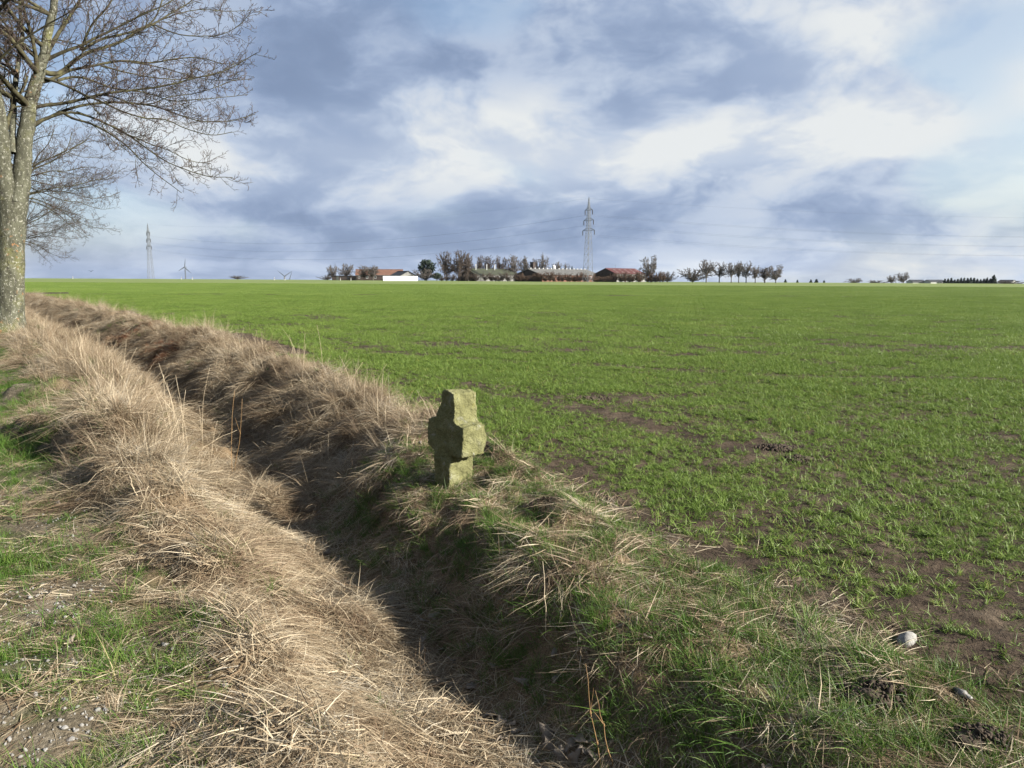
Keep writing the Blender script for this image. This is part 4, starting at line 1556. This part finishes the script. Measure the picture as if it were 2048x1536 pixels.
p = at_y(664, 560, 358)
e = empty('dark_shed', (p[0], p[1], H(p[0], p[1]) - .2), R(3))
MB().box(5.4, 3, 1.1, 10.8, 6, 2.2).build('wall', M['board'], e)
MB().box(5.4, 3, 2.29, 11.3, 6.5, .16).build('roof', M['slate'], e)
MB().box(2.6, -.04, 1.0, 1.1, .08, 2.0).build('door', M['door'], e)
MB().box(7.6, -.04, 1.3, 1.0, .08, .9).build('window', M['pane'], e)
tag(e, 'low dark flat roofed shed under the rounded trees at the left of the farm', 'shed', 'farm buildings')
for u, D, lab, rz, Lh in ((1862, 500, 'low dark roofed house half sunk behind the right horizon', .25, 12), (1826, 505, 'flat dark roof peeping over the right horizon left of the house', .1, 9), (1996, 492, 'white gabled house end right of the dark conifers', -1.0, 8)):
    zt = at_y(u, 564 if u < 1990 else 562, D)[2]
    p = at_y(u, 566, D)
    zg = H(p[0], D)
    hh = max(zt - zg, 3.0)
    gable_barn('house', lab, u, D, rz, Lh, 7, hh * .62, hh, M['white'], M['slate'], M['white'])['category'] = 'house'

# ------------------------------------------------------------------ marker posts
MP = 'white road marker posts on the horizon'
for u, vb, D, lab in ((146, 557, 330, 'white road marker post left of the far pylon'), (363, 557, 338, 'white marker post just left of the tall wind turbine'), (385, 557, 330, 'white marker post just right of the tall wind turbine'),
                      (549, 558, 336, 'white marker post left of the half hidden wind turbine'), (570, 558, 330, 'white marker post below the half hidden wind turbine'),
                      (681, 558.5, 345, 'white marker post before the left half of the dark shed'), (702, 558.5, 345, 'white marker post before the right end of the dark shed')):
    p = at_y(u, vb, D)
    e = empty('marker_post', (p[0], D, H(p[0], D)))
    r_ = .17
    v = [(-r_, -.08, -.1), (r_, -.08, -.1), (.0, .14, -.1), (-r_ * .85, -.07, 1.05), (r_ * .85, -.07, 1.05), (0, .12, 1.2)]
    mesh_obj('post', v, [(0, 2, 1), (3, 4, 5), (0, 1, 4, 3), (1, 2, 5, 4), (2, 0, 3, 5)], M['white'], e)
    MB().box(0, -.088, .80, .30, .03, .2).build('band', M['black'], e)
    MB().box(0, -.108, .80, .10, .02, .14).build('reflector', M['red_reflector'], e)
    tag(e, lab, 'post', MP)

# ------------------------------------------------------------------ pylons and cables
def pylon(u, vtop, vbase, D, rz, label, group):
    p = at_y(u, vtop, D)
    zb = H(p[0], D) - .2
    h = p[2] - zb
    e = empty('electricity_pylon', (p[0], D, zb), rz)
    s = h / 39.6
    def half(z_):
        return np.interp(z_ / h, [0, .42, .62, .86, 1], [1.75, 1.25, .85, .55, .12]) * s
    lv = [0]
    while lv[-1] < h * .97:
        lv.append(lv[-1] + max(2.1 * half(lv[-1]), .9 * s))
    lv[-1] = h
    cn = ((-1, -1), (1, -1), (1, 1), (-1, 1))
    for cx, cy in cn:
        mb = MB()
        for a_, b_ in zip(lv[:-1], lv[1:]):
            mb.bar((cx * half(a_), cy * half(a_), a_), (cx * half(b_), cy * half(b_), b_), .10 * s, 4)
        mb.build('leg', M['steel'], e)
    for i in range(4):
        c0, c1 = cn[i], cn[(i + 1) % 4]
        mb = MB()
        for k_, (a_, b_) in enumerate(zip(lv[:-1], lv[1:])):
            ha, hb = half(a_), half(b_)
            mb.bar((c0[0] * ha, c0[1] * ha, a_), (c1[0] * hb, c1[1] * hb, b_), .055 * s, 4)
            mb.bar((c1[0] * ha, c1[1] * ha, a_), (c0[0] * hb, c0[1] * hb, b_), .055 * s, 4)
            mb.bar((c0[0] * ha, c0[1] * ha, a_), (c1[0] * ha, c1[1] * ha, a_), .05 * s, 4)
        mb.build('bracing', M['steel'], e)
    att = []
    for fz, L in ((.865, 2.5), (.745, 3.3), (.625, 4.0)):
        for sg in (-1, 1):
            z_ = fz * h
            hw = half(z_)
            mb = MB()
            tip = (sg * L * s, 0, z_)
            for cy in (-1, 1):
                mb.bar((sg * hw, cy * hw, z_ - .1), tip, .1 * s, 4)
                mb.bar((sg * hw, cy * hw, z_ + 1.1 * s), tip, .08 * s, 4)
            arm = mb.build('cross_arm', M['steel'], e)
            ins = MB()
            for q_ in range(6):
                ins.bar((tip[0], 0, z_ - .2 - q_ * .32 * s), (tip[0], 0, z_ - .2 - (q_ + .7) * .32 * s), .20 * s, 6, .26 * s)
            ins.bar((tip[0], 0, z_), (tip[0], 0, z_ - 2.3 * s), .12 * s, 5)
            ins.build('insulator', M['insul'], arm)
            att.append(np.array([tip[0] * math.cos(rz), tip[0] * math.sin(rz), z_ - 2.3 * s]) + np.array([p[0], D, zb]))
    MB().bar((0, 0, h), (0, 0, h + .8 * s), .12 * s, 5).build('lightning_spike', M['insul'], e)
    att.append(np.array([p[0], D, zb + h]))
    return tag(e, label, 'pylon', group), att


PG = 'high voltage pylons'
_, A1 = pylon(1178, 397, 561, 350, R(-52), 'tall grey steel lattice pylon standing before the farm buildings', PG)
_, A2 = pylon(295, 449, 556, 545, R(-42), 'distant pale lattice pylon on the left horizon', PG)


def cable(a_, b_, sag, label, group):
    n = 40
    t_ = np.linspace(0, 1, n)
    pts = a_[None] * (1 - t_)[:, None] + b_[None] * t_[:, None]
    pts[:, 2] -= sag * 4 * t_ * (1 - t_)
    V_, F_ = tube(pts, np.full(n, .020), 3)
    return tag(wrap('power_cable', np_mesh('power_cable', V_, np.array(F_)), M['wire']), label, 'cable', group)


order = ['top left', 'top right', 'middle left', 'middle right', 'lowest left', 'lowest right', 'peak']
for i, nm in enumerate(order):
    wh = nm + (' insulator' if nm != 'peak' else '')
    cable(A1[i], A2[i], 9 if nm != 'peak' else 6, 'thin power cable from the near pylon ' + wh + ' to the far pylon', 'cables between the two pylons')
    b_ = A1[i] + np.array([425, 52, -1.0])
    cable(A1[i], b_, 8.0 if nm != 'peak' else 6, 'thin power cable from the near pylon ' + wh + ' out past the right edge', 'cables right of the near pylon')

# ------------------------------------------------------------------ wind turbines
def turbine(u, v, D, tips, label):
    hub = at_y(u, v, D)
    zb = H(hub[0], D)
    e = empty('wind_turbine', (hub[0], D, zb))
    hz_ = hub[2] - zb
    MB().bar((0, 0, 0), (0, 0, hz_), 2.4, 12, 1.5).build('tower', M['turbine'], e)
    nc = MB()
    nc.box(0, 2.5, hz_, 4, 11, 4)
    nc.build('nacelle', M['turbine'], e)
    MB().bar((0, -5, hz_), (0, -3, hz_), 1.0, 10, 1.9).build('hub', M['turbine'], e)
    for (tu, tv) in tips:
        tp = at_y(tu, tv, D) - np.array([hub[0], 0, zb])
        a_ = np.array([0, -4.2, hz_])
        dv = np.array([tp[0], -4.2, tp[2]]) - a_
        L = np.linalg.norm(dv)
        dv /= L
        sd_ = np.cross(dv, [0, 1, 0])
        f = np.array([0, .12, .35, .7, 1.0])
        wd = np.array([1.1, 2.3, 1.9, 1.2, .35])
        th = np.array([1.1, .6, .45, .3, .12])
        v_ = []
        for k_ in range(5):
            c_ = a_ + dv * L * f[k_]
            v_ += [c_ - sd_ * wd[k_], c_ + np.array([0, -th[k_], 0]), c_ + sd_ * wd[k_] * .6, c_ + np.array([0, th[k_], 0])]
        f_ = [(k_ * 4 + j, k_ * 4 + (j + 1) % 4, k_ * 4 + 4 + (j + 1) % 4, k_ * 4 + 4 + j) for k_ in range(4) for j in range(4)] + [(3, 2, 1, 0), (16, 17, 18, 19)]
        mesh_obj('blade', v_, f_, M['turbine'], e)
    return tag(e, label, 'wind turbine', 'wind turbines on the left horizon')


turbine(370, 534.5, 2600, [(371.5, 517), (358, 542), (384, 547)], 'distant three bladed wind turbine standing clear above the left horizon')
turbine(569.5, 552.5, 2900, [(555, 541), (585, 542), (569, 571)], 'distant wind turbine with two blades raised in a V above the horizon')
turbine(579, 560, 3100, [(584.5, 543), (566, 566), (591, 572)], 'farthest wind turbine showing only one slanted blade above the horizon')

# small bird over the field
bp = at_y(182, 543, 120)
e = empty('bird', bp)
mesh_obj('body', [(-.05, 0, 0), (.05, 0, 0), (0, -.16, .02), (0, .2, 0), (0, 0, .07), (0, 0, -.07)], [(0, 2, 4), (2, 1, 4), (1, 3, 4), (3, 0, 4), (2, 0, 5), (1, 2, 5), (3, 1, 5), (0, 3, 5)], M['black'], e)
for sg in (-1, 1):
    mesh_obj('wing', [(sg * .03, -.07, .03), (sg * .03, .10, .03), (sg * .30, .05, .16), (sg * .30, -.05, .17), (sg * .52, .10, .06), (sg * .03, 0, .06), (sg * .30, 0, .19)],
             [(0, 1, 2, 3), (3, 2, 4), (0, 3, 6, 5), (5, 6, 2, 1), (3, 4, 6), (6, 4, 2), (0, 5, 1)], M['black'], e)
mesh_obj('tail', [(-.04, .18, 0), (.04, .18, 0), (.09, .36, 0), (-.09, .36, 0), (0, .27, .025)], [(0, 1, 4), (1, 2, 4), (2, 3, 4), (3, 0, 4), (3, 2, 1, 0)], M['black'], e)
tag(e, 'small dark bird in the air above the left horizon', 'bird')

# ------------------------------------------------------------------ tall dry stems
SG = 'tall dry stems standing in the ditch'


def stem(base, top, label, group=SG, mat='stalk', r0=.0035, seedhead=False, dy=None, is_zoom=True):
    if is_zoom:
        base = (base[0] / 2.2756, 560 + base[1] / 2.2756)
        top = (top[0] / 2.2756, 560 + top[1] / 2.2756)
    b_ = gp(*base)
    d = ray(*top)
    y_ = b_[1] + (dy if dy is not None else random.uniform(-.12, .12))
    t_ = d * (y_ / d[1]) + np.array([0, 0, EYE])
    v = t_ - b_
    sd_ = np.cross(v, [0, 1, 0]) * random.uniform(-.05, .05)
    pts = [(0, 0, -.03)] + [tuple(v * f + sd_ * 4 * f * (1 - f) + np.random.default_rng(int(base[0] * 7 + i)).normal(0, .004, 3)) for i, f in enumerate(np.linspace(.12, 1, 7))]
    V_, F_ = tube(pts, np.linspace(r0, r0 * .45, len(pts)), 5, True)
    e = empty('dry_stem', b_)
    mesh_obj('stalk', V_, F_, M[mat], e, True)
    nd = MB()
    for f in (2, 4):
        c_ = np.array(pts[f])
        ax = unit(v)
        nd.bar(c_ - ax * .006, c_ + ax * .006, r0 * 1.5, 6)
    nd.build('node', M[mat], e)
    if seedhead or random.random() < .4:
        c_ = np.array(pts[4])
        a2 = unit(v + np.array([random.uniform(-.6, .6), random.uniform(-.4, .4), .1]) * np.linalg.norm(v))
        MB().bar(c_, c_ + a2 * np.linalg.norm(v) * .22, r0 * .6, 4, r0 * .3).build('side_shoot', M[mat], e)
    return tag(e, label, 'stem', group)


for (bx, by), (tx_, ty) in (((830, 880), (725, 380)), ((826, 860), (745, 430)), ((838, 870), (762, 470)), ((836, 850), (800, 430)), ((842, 868), (846, 500)), ((800, 840), (700, 480)), ((815, 860), (770, 560)), ((832, 880), (790, 600)), ((850, 890), (835, 640))):
    stem((bx, by), (tx_, ty), 'pale dry stem in the tall bunch rising from the near ditch bank', 'bunch of tall stems on the near bank')
for (bx, by), (tx_, ty), lab in (((925, 770), (955, 400), 'tall straight stem just right of the big stem bunch'), ((918, 770), (905, 575), 'short straight stem right of the big stem bunch'), ((962, 850), (990, 640), 'forked stem leaning right in the ditch'),
                                 ((545, 500), (575, 270), 'single tall stem before the rusty patch of the far bank'), ((488, 480), (495, 360), 'short stem left of the rusty patch'), ((458, 470), (442, 320), 'curved stem left of the rusty patch'),
                                 ((640, 1010), (590, 890), 'pale broken stem leaning left on the near tussock'), ((625, 1080), (675, 935), 'pale broken stem leaning right on the near tussock'),
                                 ((1758, 700), (1762, 530), 'thin dark stem standing left of the stone cross'), ((1855, 780), (1858, 660), 'short thin dark stem nearest the stone cross')):
    stem((bx, by), (tx_, ty), lab)
for (bx, by), (tx_, ty) in (((392, 445), (345, 190)), ((388, 440), (368, 250)), ((380, 430), (330, 220)), ((352, 410), (340, 290)), ((345, 400), (390, 260)), ((420, 460), (300, 300)), ((505, 500), (400, 370)), ((350, 330), (290, 220)), ((215, 270), (200, 175)), ((205, 265), (176, 170)), ((195, 270), (190, 190)), ((260, 330), (230, 210))):
    stem((bx, by), (tx_, ty), 'pale dry stem in the far bunch between the tree and the rusty patch', 'far bunch of stems by the tree')
stem((1062, 900), (1070, 505), 'yellow brown stem, left of the pair in the ditch', 'pair of yellow brown stems', 'stalk_brown', .004)
stem((1066, 885), (1100, 540), 'yellow brown stem, right of the pair in the ditch', 'pair of yellow brown stems', 'stalk_brown', .004)
stem((872, 800), (1080, 682), 'pale stem lying slanted across the ditch', SG, 'stalk', .004, True, .25)
stem((560, 535), (692, 490), 'pale stem lying nearly flat before the big bunch', SG, 'stalk', .004, False, .2)
stem((1092, 1282), (1086, 1124), 'single upright pale stem on the green far bank', SG, 'stalk', .0032, False, None, False)
stem((1208, 1540), (1170, 1330), 'tall thin stem with drooping wisps, left of the nearest pair', 'nearest pair of stems', 'stalk_brown', .0026, True, .05, False)
stem((1228, 1540), (1190, 1385), 'tall thin stem, right of the nearest pair', 'nearest pair of stems', 'stalk_brown', .0026, True, .05, False)
# single wispy stalks along both crests
sr = np.random.default_rng(17)
for i in range(70):
    t_ = sr.uniform(6.5, 26)
    side = sr.uniform() < .62
    lip_, edge_ = np.interp(t_, LT, LV), np.interp(t_, ET, EV)
    q_ = (edge_ - sr.uniform(0, .7)) if side else lip_ - sr.uniform(0, .6)
    bx = q_ * NX - t_ * NY
    by = q_ * NY + t_ * NX
    hgt = sr.uniform(.35, .75)
    lean = sr.normal(0, .25, 2) * hgt
    b_ = np.array([bx, by, H(bx, by)])
    pts = [np.array([lean[0] * f * f, lean[1] * f * f, hgt * f - .02]) for f in np.linspace(0, 1, 6)]
    V_, F_ = tube(pts, np.linspace(.0028, .0014, 6), 4, True)
    o = mesh_obj('dry_stem', V_, F_, M['stalk'], None, True)
    o.location = b_
    tag(o, 'wispy dry grass stalk standing up along the field side crest of the ditch' if side else 'wispy dry grass stalk standing up along the road side crest of the ditch', 'stem', 'wispy stalks on the field side crest' if side else 'wispy stalks on the road side crest')

# ------------------------------------------------------------------ dead leaves, stones, clods
def leaf_mesh(seed):
    r = np.random.default_rng(seed)
    n = 13
    a_ = np.linspace(0, 2 * math.pi, n, endpoint=False)
    rad_ = 1 + .30 * np.cos(a_ * 3 + r.uniform(-.3, .3)) + r.uniform(-.22, .22, n)
    x_, y_ = rad_ * np.cos(a_), rad_ * np.sin(a_) * r.uniform(.6, .85)
    z_ = r.uniform(.2, .6) * (y_ ** 2) * r.choice([1, 1, -1]) + r.uniform(-.15, .2) * x_ ** 2 + r.uniform(-.10, .10, n)
    V_ = [(0, 0, 0)] + list(zip(x_, y_, z_))
    F_ = [(0, 1 + i, 1 + (i + 1) % n) for i in range(n)]
    me = bpy.data.meshes.new('dead_leaf')
    me.from_pydata([tuple(map(float, p)) for p in V_], [], F_)
    me.materials.append(M['leaf'])
    me.polygons.foreach_set('use_smooth', np.ones(n, bool))
    me.update()
    return me


LM = [leaf_mesh(60 + i) for i in range(7)]
lr = np.random.default_rng(23)


def leaf(p, s, label, group):
    me = LM[lr.integers(0, len(LM))]
    o = bpy.data.objects.new('dead_leaf', me)
    C.objects.link(o)
    o.location = tuple(p)
    o.rotation_euler = (lr.normal(0, .5), lr.normal(0, .5), lr.uniform(0, 6.28))
    o.scale = (s, s * lr.uniform(.6, 1.0), s)
    sd_ = o.modifiers.new('thickness', 'SOLIDIFY')
    sd_.thickness = 0.012
    return tag(o, label, 'leaf', group)


for u, v in ((575, 1075), (600, 1062), (640, 1130), (662, 1146), (655, 1110), (780, 1205), (792, 1218), (772, 1222), (872, 1192), (860, 1205), (800, 1265), (850, 1250), (866, 1262), (845, 1290), (882, 1305), (842, 1312), (940, 1300), (932, 1362), (985, 1340), (905, 1330), (1110, 1312), (1045, 1372), (870, 1240), (820, 1243), (612, 1100), (940, 1380)):
    leaf(gp(u, v, .025), lr.uniform(.024, .040), 'dry grey brown leaf lying along the bottom of the ditch', 'leaves in the ditch bottom')
for u, v in ((1000, 1455), (1020, 1440), (1032, 1470), (990, 1500), (1010, 1490), (985, 1440), (1022, 1456)):
    leaf(gp(u, v, .03), lr.uniform(.030, .042), 'curled pale leaf in the near end of the ditch, in the cluster left', 'left leaf cluster at the near end')
for u, v in ((1100, 1505), (1140, 1500), (1170, 1515), (1120, 1525), (1150, 1528), (1185, 1525), (1095, 1480), (1160, 1495)):
    leaf(gp(u, v, .035), lr.uniform(.034, .048), 'large curled pale leaf at the bottom edge in the ditch beside the stem pair', 'large leaves at the bottom edge')
leaf(gp(884, 1380, .03), .04, 'reddish brown folded leaf lying on the straw of the near bank', 'leaves on the near bank')
for i in range(60):
    t_ = lr.uniform(.5, 9)
    q_ = np.interp(t_, LT, LV) - lr.uniform(.7, 2.4) if i % 2 else np.interp(t_, ET, EV) - lr.uniform(.1, 1.5)
    bx, by = q_ * NX - t_ * NY, q_ * NY + t_ * NX
    if abs(bx) < .7 * by and by > 2.4:
        leaf((bx, by, H(bx, by) + .03), lr.uniform(.018, .032), 'small dry leaf caught in the grass of the verge' if i % 2 else 'small dry leaf caught in the grass of the far bank', 'leaves on the verge' if i % 2 else 'leaves on the far bank')


def rock(name, u, v, s, label, cat, group, mat, seed, squash=(1, .8, .6), sink=.25):
    base_v, base_f = (ICO4_V, ICO4_F) if mat == 'clod' else (ICO2_V, ICO2_F)
    r = np.random.default_rng(seed)
    X_, Y_, Z_ = base_v.T
    if mat == 'clod':
        nz = (fbm(X_ + Z_ * .7 + seed, Y_ - Z_ * .6, 1.6, 5, seed) - .5) * .9 + (fbm(X_ * 1.3 + Z_, Y_ + Z_ * 1.4, 6, 3, seed + 9) - .5) * .35
        V_ = base_v * (1 + nz)[:, None]
    else:
        V_ = base_v * (1 + .95 * (vnoise(X_ * 1.7 + seed, Y_ * 1.7 + Z_ * 2.3, seed) - .5)[:, None] + .10 * r.uniform(-1, 1, (len(base_v), 1)))
    V_ = V_ * s * np.array(squash)
    o = wrap(name, np_mesh(name, V_, base_f), M[mat])
    p = gp(u, v)
    o.location = (p[0], p[1], p[2] + s * squash[2] * (1 - 2 * sink) * .5)
    o.rotation_euler = (0, 0, seed * 1.3)
    return tag(o, label, cat, group)


rock('pale_stone', 1812, 1287, .062, 'largest whitish stone lying alone in the wheat at the right', 'stone', 'pale stones', 'pebble', 3, (1.15, .55, .62))
rock('pale_stone', 1925, 1392, .035, 'small pale stone at the field edge near the right bottom corner', 'stone', 'pale stones', 'pebble', 4, (1.2, .6, .6))
for i, (u, v) in enumerate(((74, 1192), (113, 1207), (60, 1196), (55, 1248), (95, 1322), (150, 1328), (165, 1322), (155, 1414), (195, 1420), (210, 1420), (182, 1438), (128, 1456), (152, 1462), (130, 1400), (25, 1120), (220, 1360), (420, 1352), (450, 1372), (330, 1290), (345, 1298), (205, 1180), (185, 1150), (170, 1000), (140, 1120), (245, 1535), (90, 1500), (140, 1480), (120, 1440))):
    rock('pale_stone', u, v, lr.uniform(.008, .016), 'small whitish stone lying in the gravel of the verge', 'stone', 'whitish stones on the verge', 'pebble', 30 + i, (1.1, .8, .6))
def soil_heap(u, v, rad_, hgt, n, label, seed):
    """crumbled lump of soil: many small clods piled together"""
    r = np.random.default_rng(seed)
    p = gp(u, v)
    Vs, Fs, off = [], [], 0
    core = ICO4_V * (1 + (fbm(ICO4_V[:, 0] + ICO4_V[:, 2] * .7 + seed, ICO4_V[:, 1] - ICO4_V[:, 2] * .6, 2.2, 5, seed) - .5) * .8)[:, None] * np.array([rad_ * .85, rad_ * .6, hgt * .75])
    Vs.append(core)
    Fs.append(ICO4_F)
    off = len(core)
    for i in range(int(n * 2.8)):
        a_ = r.uniform(0, 6.28)
        f = math.sqrt(r.uniform(0, 1))
        x_, y_ = math.cos(a_) * f * rad_ * 1.25, math.sin(a_) * f * rad_ * .85
        s_ = rad_ * r.uniform(.035, .12) * (1.15 - .5 * f)
        z_ = float(H(p[0] + x_, p[1] + y_)) - p[2] + hgt * (1 - f * f) * r.uniform(.6, 1)
        rot = Euler(r.uniform(0, 6.28, 3)).to_matrix()
        V_ = ICO2_V * (1 + .5 * (vnoise(ICO2_V[:, 0] * 1.9 + i, ICO2_V[:, 1] * 1.9 + ICO2_V[:, 2] * 2.3, seed + i) - .5)[:, None] + .09 * r.uniform(-1, 1, (len(ICO2_V), 1)))
        V_ = (V_ * np.array([1, r.uniform(.7, 1), r.uniform(.5, .8)]) * s_) @ np.array(rot).T + np.array([x_, y_, z_])
        Vs.append(V_)
        Fs.append(ICO2_F + off)
        off += len(V_)
    o = wrap('soil_heap', np_mesh('soil_heap', np.concatenate(Vs), np.concatenate(Fs)), M['clod'])
    o.location = tuple(p)
    return tag(o, label, 'soil heap', 'crumbled soil heaps')


soil_heap(1745, 1392, .14, .055, 110, 'largest crumbled heap of dark soil at the right edge of the bank', 71)
soil_heap(1672, 1372, .08, .03, 60, 'small dark soil heap just left of the largest one', 72)
soil_heap(1078, 1012, .075, .06, 60, 'small dark molehill right of the stone cross', 73)
soil_heap(1560, 897, .20, .03, 90, 'flat dark soil heap in the bare wheel track', 74)
soil_heap(1600, 918, .16, .03, 80, 'second flat dark soil heap in the bare wheel track', 75)
soil_heap(1955, 1482, .12, .04, 90, 'dark soil heap in the bottom right corner', 76)
soil_heap(1180, 798, .28, .025, 90, 'pale flat patch of crumbled soil in the wheat behind the cross', 77)

# ------------------------------------------------------------------ tell look-alikes apart by their order in the picture
ONES = ['', 'first', 'second', 'third', 'fourth', 'fifth', 'sixth', 'seventh', 'eighth', 'ninth', 'tenth', 'eleventh', 'twelfth', 'thirteenth', 'fourteenth', 'fifteenth', 'sixteenth', 'seventeenth', 'eighteenth', 'nineteenth']
CARD = ['', '', 'twenty', 'thirty', 'forty', 'fifty', 'sixty']


def ordinal(n):
    if n < 20:
        return ONES[n]
    return CARD[n // 10][:-1] + 'ieth' if n % 10 == 0 else CARD[n // 10] + '-' + ONES[n % 10]


byl = {}
for o in scene.objects:
    if o.parent is None and o.get('label') and o.get('category'):
        byl.setdefault(o['label'], []).append(o)
for lab, lst in byl.items():
    if len(lst) > 1:
        lst.sort(key=lambda o: o.location.x / max(o.location.y, .1))
        for i, o in enumerate(lst):
            o['label'] = ' '.join(lab.split()[:11]) + ', ' + ordinal(i + 1) + ' from the left'

# ------------------------------------------------------------------ thin winter haze
HAZE = 0.000022
hv, hf = box_vf(0, 0, 5, 10400, 10400, 210)
ho = mesh_obj('haze', hv, hf, [])
m, k, out = new_mat('haze')
pv = k.n('ShaderNodeVolumePrincipled', {'Color': (0.80, 0.87, 1.0, 1), 'Density': HAZE})
k.t.links.new(pv.outputs[0], out.inputs['Volume'])
ho.data.materials.append(m)
tag(ho, 'thin pale winter haze over the whole place', kind='stuff')
